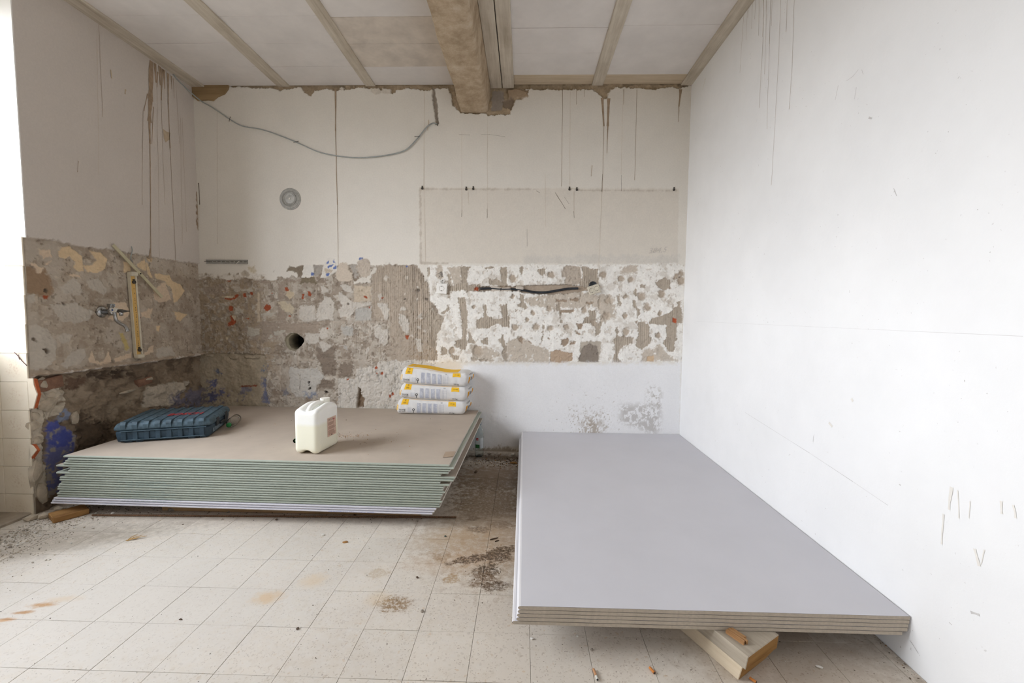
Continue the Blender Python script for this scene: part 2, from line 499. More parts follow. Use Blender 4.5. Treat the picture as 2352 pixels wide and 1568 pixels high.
wb.paint(bp(VB, [(-60, 370), (140, 350), (160, 460), (-60, 460)]), (132, 121, 102), torn=.008)
# lumps of lighter plaster that stayed on
for q in ([(240, 500), (300, 520), (360, 580), (250, 600)], [(300, 670), (380, 680), (450, 740), (440, 860), (420, 930), (430, 1010), (180, 1020), (170, 930), (220, 780)],
          [(520, 480), (640, 490), (690, 510), (720, 600), (640, 600), (520, 500)],
          [(510, 600), (620, 650), (720, 740), (880, 760), (1000, 740), (990, 790), (760, 850), (700, 940), (680, 990), (530, 980), (510, 860), (560, 790), (510, 700)],
          [(1095, 770), (1240, 750), (1270, 860), (1250, 1010), (1190, 1000), (1160, 880), (1100, 800)],
          [(1420, 920), (1500, 930), (1560, 1000), (1575, 1130), (1540, 1220), (1470, 1170), (1430, 1060)], [(1440, 830), (1490, 800), (1540, 850), (1530, 880), (1440, 870)],
          [(1040, 1110), (1090, 1060), (1140, 1090), (1150, 1150), (1240, 1160), (1260, 1250), (1250, 1370), (1180, 1400), (1130, 1360), (1120, 1300), (1060, 1240)],
          [(1100, 630), (1150, 620), (1170, 680), (1120, 720)], [(1680, 990), (1750, 900), (1760, 1000)], [(1680, 1110), (1750, 1080), (1750, 1150), (1690, 1140)],
          [(1670, 1290), (1750, 1290), (1770, 1500), (1690, 1480)], [(610, 1110), (720, 1050), (720, 1110), (640, 1120)], [(570, 1310), (600, 1260), (650, 1280), (650, 1330)],
          [(210, 1350), (280, 1320), (390, 1400), (280, 1500)], [(200, 1230), (260, 1130), (330, 1120), (350, 1200), (340, 1270), (240, 1310)],
          [(900, 1450), (960, 1420), (980, 1480), (930, 1520)], [(800, 1440), (830, 1440), (820, 1510)], [(-80, 780), (60, 800), (150, 800), (160, 1000), (20, 1040), (-80, 1000)],
          [(0, 1210), (200, 1230), (210, 1340), (60, 1380), (0, 1300)]):
    wb.paint(bp(VB, q), LIGHT, dh=.005, torn=.007, soft=.0025)
wb.paint(bp(VB, [(740, 490), (1000, 500), (1000, 720), (730, 740)]), (196, 182, 163), torn=.005, soft=.004)
for q in ([(540, 1120), (610, 1100), (720, 1110), (720, 1250), (650, 1260), (560, 1230)], [(750, 850), (1000, 800), (1000, 1020), (760, 1020)], [(570, 1380), (620, 1380), (640, 1470), (590, 1440)]):
    wb.paint(bp(VB, q), (182, 178, 171), torn=.007, soft=.004)
for q in ([(1240, 1060), (1400, 1030), (1410, 1060), (1330, 1110), (1250, 1100)], [(1150, 1150), (1190, 1110), (1240, 1150), (1160, 1165)], [(1050, 780), (1240, 770), (1200, 820), (1100, 830)],
          [(640, 420), (900, 400), (910, 450), (660, 460)], [(620, 670), (770, 720), (780, 790), (640, 790)], [(830, 980), (1020, 1010), (1000, 1100), (840, 1120)],
          [(220, 640), (480, 640), (640, 600), (700, 560), (560, 650)]):
    wb.paint(bp(VA, q), (190, 184, 172), dh=.003, torn=.008, soft=.003)
wb.paint(bp(VA, [(1390, 500), (1440, 450), (1530, 470), (1540, 560), (1460, 560)]), (205, 190, 164), dh=.003)
wb.paint(bp(VA, [(1260, 610), (1380, 590), (1480, 640), (1560, 700), (1500, 790), (1400, 760)]), (200, 188, 165), dh=.002, torn=.008)
wb.paint(bp(VA, [(980, 460), (1020, 470), (1025, 900), (985, 900)]), (196, 181, 160), torn=.006)
# whitish broken plaster beside and behind the bags, junction patch, pits
wb.paint(bp(VC, [(1050, 590), (1450, 560), (1560, 480), (1800, 440), (2100, 430), (2700, 450), (2700, 1500), (680, 1500), (700, 800), (1020, 800)]), (209, 203, 194), dh=.004, torn=.012)
sl, m = wb.mask(bp(VC, [(1050, 590), (1450, 560), (1560, 480), (2500, 430), (2500, 1500), (680, 1500), (700, 800), (1020, 800)]), soft=.02)
lump = np.abs(fbm(wb.U[sl], wb.V[sl]*.6, .085, 4, 71)-.5)
wb.h[sl] += m*(.008*np.clip(lump*14, 0, 1)*.6+.003*wb.n12[sl]-.003)
crk = np.clip(1-lump*38, 0, 1)*m
wb.col[sl] *= (1-.35*crk)[..., None]
wb.paint(bp(VC, [(-330, 580), (250, 600), (400, 760), (290, 900), (250, 1020), (160, 1180), (-200, 1180), (-300, 1050)]), (201, 197, 190), dh=.004, torn=.008, breakup=.25)
wb.paint(bp(ZC, [(1945, 430), (1955, 430), (1955, 760), (1945, 760)]), (120, 108, 96), dh=-.004, torn=.002)
for c, r in (((85, 885), .008), ((95, 1010), .008), ((85, 945), .004), ((430, 1085), .009)):
    wb.disc(bpt(VC, c), r, (70, 60, 52), -.03)
wb.paint(bp(VC, [(1120, 1000), (1160, 1020), (1180, 1180), (1240, 1230), (1220, 1400), (1090, 1400), (1100, 1180)]), (132, 112, 92), dh=-.03, torn=.005, soft=.005)
# patches at the upper edge
wb.paint(bp(VB, [(280, 190), (330, 100), (380, 75), (440, 90), (490, 180), (490, 280), (440, 300), (360, 360), (220, 390), (250, 300)]), (222, 217, 208), seth=.001, torn=.004)
wb.paint(bp(VB, [(300, 240), (420, 260), (400, 300), (300, 290)]), (196, 182, 164))
wb.paint(bp(VB, [(-20, 200), (90, 190), (130, 230), (140, 300), (110, 350), (40, 360), (-20, 330)]), (223, 219, 211), seth=.0, torn=.005)
wb.paint(bp(VB, [(500, 180), (570, 150), (640, 170), (660, 260), (720, 300), (720, 420), (620, 430), (500, 430), (460, 330)]), (206, 193, 177), seth=.001, torn=.007)
wb.paint(bp(VB, [(730, 440), (840, 370), (1000, 300), (1060, 200), (1080, 250), (1000, 340), (990, 450), (750, 470)]), (216, 210, 200), seth=.001, torn=.007)
wb.paint(bp(VB, [(790, 150), (830, 100), (900, 85), (960, 110), (985, 180), (980, 330), (930, 370), (840, 360), (800, 280)]), (194, 182, 168), seth=-.003, torn=.004)
sl, m = wb.mask(bp(VB, [(790, 150), (830, 100), (900, 85), (960, 110), (985, 180), (980, 330), (930, 370), (840, 360), (800, 280)]))
wb.h[sl] += m*wb.n12[sl]*.012
wb.paint(bp(VB, [(700, 200), (760, 190), (770, 380), (730, 380)]), (176, 169, 160))
for c, r in (((1220, 385), .017), ((1525, 375), .013), ((1700, 520), .012), ((1500, 620), .01), ((1690, 690), .011), ((1610, 1250), .011), ((1800, 1180), .012)):
    wb.disc(bpt(VB, c), r, (206, 198, 187), .004)
for c in ((860, 575), (1500, 700), (1700, 560), (1830, 700), (650, 770), (390, 790)):
    wb.disc(bpt(VB, c), .008, (122, 112, 102), -.006)
for c, r in (((790, 180), .012), ((560, 190), .006), ((690, 190), .006), ((1235, 150), .008), ((205, 190), .012), ((1060, 245), .01), ((400, 250), .008), ((630, 222), .005)):
    wb.disc(bpt(VA, c), r, (172, 160, 143), -.004)
wb.paint(bp(VA, [(850, 90), (940, 80), (960, 180), (880, 190)]), (206, 194, 172), torn=.012, soft=.01)
wb.paint(bp(VA, [(740, 170), (800, 130), (880, 190), (870, 220), (750, 215)]), (192, 182, 167), torn=.004)
# blue distemper traces
for q in ([(400, 120), (440, 105), (470, 160), (430, 150)], [(320, 150), (360, 120), (370, 150), (330, 175)], [(340, 210), (380, 190), (420, 175), (440, 180), (400, 210), (350, 240)],
          [(420, 230), (470, 180), (485, 200), (480, 250), (430, 255)], [(88, 300), (110, 293), (134, 305), (134, 340), (110, 348), (88, 335)], [(800, 90), (830, 75), (885, 72), (870, 90), (820, 108)],
          [(320, 320), (370, 310), (360, 360), (330, 350)], [(1520, 195), (1540, 195), (1540, 218), (1520, 218)]):
    wb.paint(bp(VB, q), (104, 122, 174), torn=.004, soft=.002)
for q in ([(870, 890), (890, 870), (930, 900), (935, 1000), (865, 980)], [(870, 1110), (890, 1100), (915, 1220), (890, 1220)]):
    wb.paint(bp(VB, [(x+1000, y) for x, y in q]), (226, 223, 217), dh=.004, torn=.003)
# red brick showing through
for q in ([(515, 285), (585, 283), (580, 305), (520, 300)], [(485, 545), (560, 555), (630, 545), (640, 500), (690, 495), (695, 520), (650, 570), (580, 590), (500, 565)],
          [(760, 480), (800, 475), (810, 530), (770, 530)], [(875, 475), (915, 470), (915, 505), (880, 500)], [(555, 670), (615, 665), (615, 750), (560, 745)],
          [(570, 820), (600, 810), (650, 870), (660, 920), (620, 955), (540, 965), (540, 930), (590, 900)], [(785, 830), (800, 840), (850, 845), (850, 870), (790, 865)],
          [(1070, 705), (1110, 640), (1195, 660), (1180, 720), (1130, 745)], [(1185, 470), (1220, 475), (1215, 495), (1190, 495)], [(1375, 380), (1440, 380), (1440, 440), (1400, 440)],
          [(1650, 500), (1675, 500), (1670, 560), (1655, 560)], [(1740, 450), (1770, 450), (1785, 510), (1750, 515)], [(1440, 800), (1490, 815), (1480, 840), (1450, 830)]):
    wb.paint(bp(VA, q), BRICK, dh=-.003, torn=.005, soft=.002)
for q in ([(870, 650), (920, 640), (945, 690), (900, 680)], [(1505, 1250), (1560, 1240), (1550, 1310), (1520, 1300)], [(320, 1125), (350, 1130), (350, 1160), (330, 1155)], [(955, 810), (980, 810), (975, 830), (955, 830)], [(1150, 665), (1185, 675), (1160, 690)]):
    wb.paint(bp(VB, q), BRICK, dh=-.003, torn=.004, soft=.002)
for q in ([(1450, 590), (1490, 540), (1510, 590), (1470, 620)], [(1580, 690), (1620, 675), (1630, 715), (1590, 720)], [(1480, 690), (1505, 690), (1500, 720)], [(875, 820), (920, 810), (895, 840)], [(1800, 1110), (1850, 1080), (1855, 1140), (1810, 1160)], [(1755, 1150), (1780, 1140), (1780, 1200), (1755, 1200)]):
    wb.paint(bp(VC, q), BRICK, dh=-.003, torn=.004, soft=.002)
for q in ([(430, 530), (620, 520), (600, 550), (500, 545)], [(595, 815), (660, 820), (640, 890), (610, 850)], [(505, 1135), (545, 1135), (540, 1185), (510, 1185)]):
    wb.paint(bp(VA, q), (212, 200, 176), dh=.004, torn=.003, soft=.002)
# lower left: deeper field under the ledge with blue paint
low = bp(PX, [(420, 814), (520, 812), (560, 813), (609, 815), (612, 960), (612, 1100), (420, 1100)])
wb.paint(low, (186, 174, 154), seth=-.03, torn=.005, soft=.003, var=.12)
sl, m = wb.mask(low, torn=.005)
wb.h[sl] += m*(.016*wb.n40[sl]+.02*wb.n150[sl]); t = np.clip(wb.n150[sl]*6+.3, 0, 1)*m
wb.col[sl] = wb.col[sl]*(1-.4*t[..., None])+lin((150, 136, 116))*.4*t[..., None]
for q in ([(640, 110), (740, 90), (800, 140), (760, 190), (660, 180)], [(180, 95), (330, 110), (320, 150), (200, 140)], [(920, 130), (1180, 110), (1240, 160), (960, 190)]):
    wb.paint(bp(ZC, q), (184, 171, 151), dh=.02, torn=.008)
for q, c in (([(220, 560), (380, 580), (460, 700), (620, 760), (640, 860), (470, 900), (430, 980), (320, 1010), (240, 1010), (230, 700)], BLUE),
          ([(830, 700), (1080, 700), (1060, 850), (970, 960), (900, 930), (830, 820)], (128, 130, 150)), ([(1240, 320), (1340, 320), (1340, 400), (1240, 400)], (110, 130, 165)),
          ([(1250, 540), (1330, 540), (1360, 700), (1370, 970), (1250, 970), (1250, 700)], (108, 120, 160)), ([(370, 400), (460, 390), (480, 460), (380, 470)], (104, 124, 160)),
          ([(1640, 740), (1700, 710), (1760, 740), (1770, 830), (1700, 860), (1640, 830)], (128, 130, 140)), ([(2030, 800), (2230, 800), (2220, 870), (2040, 870)], (140, 150, 172)),
          ([(340, 960), (700, 960), (900, 900), (920, 1000), (340, 1030)], (96, 98, 130)), ([(0, 760), (220, 690), (240, 1010), (0, 1020)], (126, 122, 132))):
    wb.paint(bp(ZC, q), c, torn=.016, soft=.012, breakup=.8, alpha=.8)
wb.paint(bp(ZC, [(850, 675), (1130, 672), (1130, 697), (850, 700)]), (140, 84, 66), torn=.004, breakup=.4)
# round flue hole
hc = bpt(VA, (1550, 1205))
ang = np.linspace(0, 2*math.pi, 22, endpoint=False)
hole = [(hc[0]+.058*math.cos(a)*(1+.09*math.sin(3*a+1)), hc[1]+.060*math.sin(a)*(1+.07*math.cos(4*a))) for a in ang]
wb.paint([(hc[0]-.014+(x-hc[0])*1.28, hc[1]+(z-hc[1])*1.14) for x, z in hole], (150, 142, 122), seth=-.02, torn=.004)
wb.paint(hole, (30, 27, 24), seth=-.17, torn=.003, soft=.002)

# ---- right half: white wash with comb patches
RB = bp(Z4, [(20, 110), (2215, 95), (2190, 940), (0, 945), (90, 800), (150, 560), (30, 400), (20, 250)])
wb.paint(RB, (240, 237, 231), dh=.001, torn=.008)
sl, m = wb.mask(RB, torn=.006)
wb.h[sl] += m*(.006*wb.n40[sl]+.003*wb.n12[sl])
for sd_, per, thr, cc, dh_, al in ((221, .035, .69, (200, 189, 175), -.003, .6), (225, .02, .72, (186, 173, 157), -.003, .6)):
    t = np.clip((fbm(wb.U[sl], wb.V[sl], per, 4, sd_)-thr)*28, 0, 1)*m
    wb.col[sl] = wb.col[sl]*(1-al*t[..., None])+lin(cc)*al*t[..., None]; wb.h[sl] += dh_*t
t = np.clip(fbm(wb.U[sl], wb.V[sl], .06, 4, 61)*9-5.2, 0, 1)*m
wb.col[sl] = wb.col[sl]*(1-.5*t[..., None])+lin((198, 188, 175))*.5*t[..., None]
for q in ([(690, 760), (800, 720), (900, 780), (1060, 850), (1050, 940), (690, 935), (680, 800)], [(840, 400), (960, 370), (1300, 330), (1480, 360), (1480, 470), (1100, 480), (860, 440)],
          [(1480, 360), (1620, 380), (1620, 560), (1500, 600), (1460, 480)], [(1850, 850), (2000, 790), (2090, 880), (2150, 930), (1850, 935)], [(370, 790), (520, 800), (640, 880), (560, 930), (400, 900)],
          [(180, 130), (300, 120), (330, 260), (220, 270)], [(1660, 120), (1810, 110), (1810, 180), (1670, 180)], [(90, 100), (140, 100), (140, 220), (90, 220)]):
    wb.paint(bp(Z4, q), (200, 189, 175), dh=-.002, torn=.012, soft=.006, breakup=.3)
for q in ([(10, 130), (30, 130), (25, 200), (12, 205)], [(180, 165), (215, 185), (200, 280), (210, 400), (180, 390), (185, 250)],
          [(295, 120), (375, 120), (350, 160), (345, 230), (360, 280), (350, 330), (200, 330), (210, 290), (300, 260), (305, 200)], [(350, 280), (460, 280), (480, 330), (350, 330)],
          [(630, 120), (690, 120), (695, 300), (640, 300), (600, 280), (540, 280), (535, 220), (570, 250), (600, 220), (640, 250)], [(795, 120), (825, 120), (830, 180), (815, 205), (800, 160)],
          [(950, 150), (1030, 130), (1000, 200), (970, 180)],
          [(270, 390), (335, 370), (345, 480), (350, 640), (345, 780), (335, 830), (300, 840), (240, 800), (250, 760), (300, 740), (305, 600), (285, 500), (270, 430)],
          [(490, 440), (520, 440), (515, 540), (600, 570), (650, 560), (640, 500), (625, 450), (690, 440), (690, 520), (715, 570), (710, 640), (650, 640), (610, 600), (560, 630), (500, 650), (430, 650), (430, 570), (490, 560)],
          [(800, 350), (830, 350), (835, 420), (880, 470), (840, 490), (780, 450), (810, 430)], [(1110, 450), (1145, 430), (1150, 530), (1150, 560), (1160, 600), (1130, 630), (1150, 580), (1130, 500)],
          [(1385, 490), (1455, 490), (1455, 590), (1470, 610), (1500, 590), (1490, 680), (1450, 720), (1445, 650), (1420, 610), (1350, 600), (1360, 560), (1390, 540)],
          [(1330, 120), (1470, 140), (1480, 250), (1490, 300), (1380, 330), (1330, 330), (1310, 430), (1320, 340), (1290, 330), (1340, 200)],
          [(1780, 310), (1805, 280), (1800, 370), (1780, 350)], [(1830, 270), (1875, 275), (1870, 300), (1835, 300)], [(1635, 370), (1665, 370), (1660, 420), (1680, 430), (1665, 465), (1635, 440)],
          [(1770, 410), (1795, 410), (1800, 470), (1830, 490), (1830, 530), (1805, 560), (1800, 480), (1770, 460)], [(1970, 260), (2040, 210), (2100, 240), (2090, 310), (2040, 320), (1980, 290)],
          [(1900, 610), (1940, 560), (2060, 520), (2150, 450), (2150, 420), (2180, 410), (2190, 600), (2150, 620), (2140, 740), (2120, 850), (2080, 850), (2030, 780), (2060, 720), (2060, 620)],
          [(1810, 590), (1870, 600), (1905, 620), (1920, 720), (1930, 770), (1850, 830), (1790, 800), (1820, 700)],
          [(1620, 640), (1640, 640), (1640, 720), (1770, 730), (1770, 780), (1690, 800), (1650, 850), (1640, 900), (1670, 940), (1600, 940), (1620, 850), (1600, 760), (1630, 720)],
          [(610, 745), (660, 700), (680, 800), (690, 930), (670, 920), (640, 870), (660, 820)], [(460, 750), (520, 730), (520, 790), (470, 780)], [(385, 900), (520, 920), (510, 930), (390, 930)],
          [(120, 810), (170, 810), (180, 870), (120, 880)], [(210, 870), (280, 890), (270, 920), (220, 920)], [(990, 615), (1015, 620), (1000, 740), (990, 760)],
          [(40, 480), (110, 540), (150, 570), (130, 640), (90, 700), (80, 800), (100, 920), (0, 925), (0, 480)], [(150, 500), (190, 440), (205, 430), (200, 490), (140, 530), (120, 520)],
          [(1470, 380), (1490, 380), (1490, 480), (1470, 480)], [(360, 650), (400, 740), (430, 780), (350, 780)], [(490, 130), (600, 118), (600, 128), (510, 140)]):
    P = bp(Z4, q); wb.paint(P, (178, 166, 151), dh=-.004, torn=.007, soft=.002); wb.ridges(P, pitch=.0165, amp=.0045, tint=.16, torn=.007, soft=.004)
wb.paint(bp(Z4, [(1310, 760), (1500, 760), (1490, 860), (1480, 940), (1290, 940), (1320, 880), (1310, 840)]), (186, 176, 162), dh=-.003, torn=.006)
wb.paint(bp(Z4, [(1320, 850), (1350, 800), (1400, 785), (1460, 810), (1475, 860), (1478, 940), (1300, 940)]), (144, 133, 122), dh=-.002, torn=.004)
for q in ([(1150, 740), (1215, 730), (1220, 780), (1180, 805), (1150, 790)], [(1220, 770), (1290, 750), (1290, 785), (1230, 790)], [(1285, 610), (1335, 610), (1330, 660), (1300, 650)],
          [(785, 740), (820, 715), (820, 780)], [(880, 760), (910, 770), (900, 790)], [(1035, 720), (1070, 740), (1040, 750)], [(1110, 400), (1200, 405), (1200, 420), (1110, 420)],
          [(1230, 395), (1300, 390), (1295, 415), (1235, 415)], [(1370, 425), (1430, 425), (1430, 440), (1375, 445)], [(1280, 670), (1330, 700), (1300, 715)], [(1150, 490), (1260, 490), (1260, 510), (1150, 515)]):
    wb.paint(bp(Z4, q), (164, 146, 128), dh=-.006, torn=.006, soft=.003)
stn = bp(Z4, [(1170, 130), (1200, 110), (1320, 120), (1330, 200), (1320, 270), (1180, 285), (1200, 200), (1155, 210)])
wb.paint(stn, (190, 178, 164), dh=-.005, torn=.003)
sl, m = wb.mask(stn); wb.h[sl] += m*wb.n12[sl]*.01
for c, r in (((1670, 220), 25), ((1750, 225), 25), ((735, 225), 35), ((1070, 190), 30), ((860, 575), 18), ((770, 500), 18), ((910, 520), 25), ((755, 640), 30), ((940, 640), 30), ((1060, 650), 30),
             ((1195, 640), 25), ((2015, 355), 30), ((1700, 375), 20), ((1845, 375), 35), ((1890, 470), 35), ((1700, 545), 25), ((2000, 520), 22), ((1710, 680), 35), ((1990, 705), 22), ((1050, 485), 22),
             ((1350, 495), 30), ((1560, 410), 30), ((1540, 540), 35), ((1430, 600), 25), ((735, 380), 20), ((405, 465), 15), ((220, 840), 30), ((440, 840), 45), ((2140, 200), 30), ((2180, 240), 40), ((2180, 180), 25), ((1510, 190), 30), ((1800, 590), 15)):
    wb.disc(bpt(Z4, c), r/3.734/290*.95, (186, 172, 156), -.009, torn=.007)
for q, c in (([(410, 305), (440, 300), (440, 325), (410, 325)], BRICK), ([(2115, 560), (2145, 570), (2140, 605), (2115, 595)], (178, 90, 60)), ([(150, 745), (165, 740), (160, 775)], (178, 100, 70)),
             ([(1885, 890), (1955, 880), (1950, 935), (1890, 935)], (206, 180, 150)), ([(1060, 850), (1100, 835), (1250, 860), (1250, 930), (1130, 950), (1060, 930)], (186, 164, 142))):
    wb.paint(bp(Z4, q), c, dh=-.004, torn=.005, soft=.002)
# cable chase
wb.paint(bp(Z4, [(450, 292), (560, 287), (730, 287), (1170, 272), (1300, 282), (1380, 300), (1360, 330), (1200, 352), (1050, 358), (960, 360), (840, 345), (760, 330), (560, 328), (450, 328)]), (176, 160, 143), seth=-.016, torn=.004, soft=.003, var=.14)
for q in ([(540, 285), (590, 280), (640, 300), (630, 330), (560, 330)], [(765, 290), (830, 288), (832, 322), (790, 335), (765, 315)], [(640, 300), (725, 300), (725, 325), (640, 328)]):
    wb.paint(bp(Z4, q), (200, 190, 178), seth=.004, torn=.004)
wb.paint(bp(Z4, [(110, 170), (130, 165), (135, 200), (115, 205)]), (140, 134, 128), dh=-.006)
# lower white field: splash specks and worn patches
lw_ = bp(Z4, [(300, 960), (2190, 945), (2180, 1570), (300, 1700)])
sl, m = wb.mask(lw_, soft=.02)
wb.col[sl] = wb.col[sl]*(1-m[..., None]) + lin((239, 239, 240))*(1+.05*wb.n150[sl])[..., None]*m[..., None]
wb.h[sl] += m*.004*wb.n40[sl]
def specks(poly, c, thr, per=.012, soft=.05, seed=81):
    sl, m = wb.mask(poly, soft=soft, torn=.0, pad=.1)
    k = np.clip((.6*fbm(wb.U[sl], wb.V[sl], per, 3, seed)+.4*fbm(wb.U[sl], wb.V[sl], .009, 2, seed+5)-thr)*14, 0, 1)*m*.75
    wb.col[sl] = wb.col[sl]*(1-k[..., None]) + lin(c)*k[..., None]
specks(bp(Z4, [(1230, 1330), (1580, 1330), (1600, 1600), (1200, 1600)]), (172, 162, 148), .62, .011)
specks(bp(Z4, [(1100, 1200), (1700, 1150), (1750, 1600), (1000, 1600)]), (176, 168, 158), .70, .010, .09)
specks(bp(Z4, [(1350, 1400), (1480, 1380), (1520, 1600), (1300, 1600)]), (166, 152, 134), .46, .03)
specks(bp(Z4, [(1660, 1310), (2000, 1290), (2010, 1500), (1950, 1560), (1660, 1450)]), (186, 182, 178), .44, .03, .03, 83)
specks(bp(Z4, [(1900, 1130), (2010, 1180), (2000, 1330), (1890, 1290)]), (180, 174, 166), .54, .03, .03, 84)
specks(bp(Z4, [(400, 1000), (900, 1100), (900, 1500), (400, 1500)]), (192, 187, 181), .78, .012, .08, 85)
wb.paint(bp(PX, [(985, 1030), (1220, 1030), (1220, 1060), (985, 1060)]), (164, 150, 132), torn=.025, soft=.012, alpha=.85)
# ragged top edge under the ceiling
top = bp(PX, [(525, 170), (530, 199), (620, 202), (640, 207), (690, 200), (700, 212), (715, 222), (722, 208), (745, 203), (770, 207), (800, 205), (820, 200), (860, 203), (900, 215), (912, 207), (940, 202), (975, 207),
     (990, 207), (1000, 203), (1030, 202), (1035, 215), (1042, 245), (1060, 260), (1115, 260), (1122, 266), (1135, 263), (1155, 262), (1172, 262), (1178, 245), (1188, 230), (1212, 222), (1214, 207), (1195, 203), (1240, 204), (1290, 205),
     (1360, 205), (1375, 215), (1388, 228), (1395, 222), (1402, 205), (1420, 200), (1500, 205), (1540, 199), (1560, 205), (1568, 200), (1600, 190), (1600, 160)])
wb.paint(top, (170, 152, 128), seth=-.012, torn=.006, soft=.003, var=.16)
sl, m = wb.mask(top, torn=.006); wb.h[sl] += m*(.03*wb.n40[sl])
wb.paint(bp(ZT, [(950, 780), (970, 790), (990, 880), (1000, 950), (1010, 1110), (985, 1120), (970, 1000), (955, 880)]), (168, 158, 146), seth=-.02, torn=.004)
for q in ([(130, 780), (160, 790), (150, 815), (110, 800)], [(400, 800), (470, 790), (500, 830), (440, 860), (400, 830)], [(500, 790), (580, 800), (580, 845), (500, 840)]):
    wb.paint(bp(ZT, q), (214, 206, 194), seth=.002, torn=.003)
wb.paint(bp(ZT, [(1490, 815), (1590, 810), (1600, 900), (1580, 990), (1480, 1000)]), (158, 148, 138), seth=-.01, torn=.006)
wb.paint(bp(ZT, [(1630, 815), (1720, 800), (1800, 830), (1820, 870), (1760, 885), (1640, 880)]), (176, 156, 132), seth=.008, torn=.004)
wb.paint(bp(ZT, [(1590, 900), (1680, 880), (1700, 900), (1660, 990), (1590, 960)]), (148, 132, 116), seth=-.02, torn=.006)
o = wb.build('wall_back', mat_wall, lambda U, V, Hh: np.stack([U, -Hh, V], -1))
tag(o, kind='structure'); wall_back = o

# ---- left wall, from the back corner to the window niche (u runs along y)
wl = Relief(np.arange(YC+.0055, .061, .004), seg((-.02, 1.55, .004), (1.55, H+.016, .012)), (206, 198, 190))
def lp(vw, pts): return [tuple(lw(*vw(q))[[1, 2]]) for q in pts]
def lpx(vw, pts, x): return [tuple(lw(*vw(q), x)[[1, 2]]) for q in pts]
wl.col *= (1+.05*wl.n150)[..., None]; wl.h += .002*wl.n150
ZT_, ZLG = 1.485, .762
band = [(YC-.05, ZLG), (.05, ZLG-.002), (.05, ZT_), (-.3, ZT_-.003), (-.7, ZT_+.006), (-.95, ZT_-.004), (-1.15, ZT_+.01), (YC-.05, ZT_)]
wl.paint(band, (176, 163, 147), seth=-.016, torn=.006, soft=.003, var=.12)
sl, m = wl.mask(band, torn=.006)
wl.h[sl] += m*(.007*wl.n40[sl]+.0025*wl.n12[sl])
t = np.clip(wl.n150[sl]*5+.4, 0, 1)*m
wl.col[sl] = wl.col[sl]*(1-.5*t[..., None])+lin((156, 141, 124))*.5*t[..., None]
t = np.clip(fbm(wl.U[sl], wl.V[sl], .12, 4, 91)*6-3.1, 0, 1)*m
wl.col[sl] = wl.col[sl]*(1-.6*t[..., None])+lin((190, 181, 168))*.6*t[..., None]
for sd_, per, thr, cc, dh_, al in ((301, .055, .60, (200, 190, 176), .002, .4), (305, .028, .68, (210, 198, 180), .002, .45), (309, .05, .63, (150, 134, 117), -.002, .45), (313, .02, .70, (120, 106, 92), -.004, .6)):
    t = np.clip((fbm(wl.U[sl], wl.V[sl], per, 4, sd_)-thr)*28, 0, 1)*m
    wl.col[sl] = wl.col[sl]*(1-al*t[..., None])+lin(cc)*al*t[..., None]; wl.h[sl] += dh_*t
wl.paint(lp(Z1, [(225, 440), (430, 470), (480, 560), (520, 650), (480, 700), (230, 680)]), (156, 132, 108), torn=.01, soft=.01)
for q in ([(260, 970), (350, 955), (450, 1000), (520, 1100), (530, 1280), (450, 1350), (300, 1370), (255, 1200)], [(570, 1330), (650, 1220), (780, 1170), (800, 1250), (730, 1320), (620, 1355)],
          [(570, 620), (680, 530), (760, 600), (750, 700), (600, 680)], [(800, 570), (900, 540), (980, 640), (960, 700), (830, 640)], [(540, 1080), (600, 1040), (680, 1050), (640, 1130), (560, 1120)],
          [(250, 700), (340, 690), (340, 760), (260, 770)], [(480, 780), (700, 760), (860, 850), (820, 930), (600, 940), (520, 850)], [(1420, 1180), (1560, 1150), (1600, 1240), (1440, 1270)]):
    wl.paint(lp(Z1, q), (192, 184, 172), dh=.003, torn=.006, soft=.003)
for q in ([(545, 300), (580, 265), (650, 260), (700, 300), (760, 350), (770, 480), (720, 485), (680, 450), (690, 400), (650, 350), (600, 370), (555, 350)],
          [(830, 300), (920, 310), (985, 370), (970, 460), (900, 500), (800, 490), (770, 430), (840, 420), (890, 390), (870, 350)], [(1130, 395), (1190, 400), (1195, 480), (1140, 490)],
          [(1250, 420), (1320, 375), (1340, 480), (1260, 450)], [(1340, 360), (1390, 365), (1380, 400), (1350, 390)], [(1340, 400), (1360, 440), (1390, 540), (1365, 540), (1340, 470)],
          [(1410, 500), (1540, 520), (1570, 570), (1640, 600), (1680, 660), (1620, 740), (1580, 760), (1560, 640), (1500, 570), (1420, 540)],
          [(1580, 840), (1700, 870), (1640, 930), (1610, 920)], [(1420, 970), (1460, 970), (1450, 1030), (1420, 1020)]):
    wl.paint(lp(Z1, q), (218, 195, 160), dh=.004, torn=.004, soft=.0025)
for q in ([(1400, 650), (1500, 580), (1560, 740), (1450, 760), (1395, 720)], [(1040, 760), (1150, 760), (1190, 850), (1130, 930), (1050, 930), (1000, 910), (1040, 850)],
          [(810, 1270), (850, 1200), (880, 1290), (950, 1300), (1000, 1200), (1020, 1290), (930, 1330), (830, 1300)], [(1050, 1270), (1200, 1210), (1200, 1260), (1060, 1300)],
          [(1270, 1250), (1400, 1150), (1400, 1210), (1290, 1260)], [(270, 405), (330, 410), (400, 450), (490, 385), (420, 440), (390, 500), (350, 490), (350, 450)], [(1280, 850), (1390, 820), (1370, 900), (1290, 900)],
          [(630, 500), (740, 515), (740, 535), (640, 530)], [(360, 280), (480, 290), (480, 350), (420, 360), (380, 320)]):
    wl.paint(lp(Z1, q), (214, 194, 170), dh=.003, torn=.006, soft=.0025)
wl.paint(lp(Z1, [(420, 700), (465, 705), (455, 730), (425, 730)]), BRICK, dh=-.003, torn=.002)
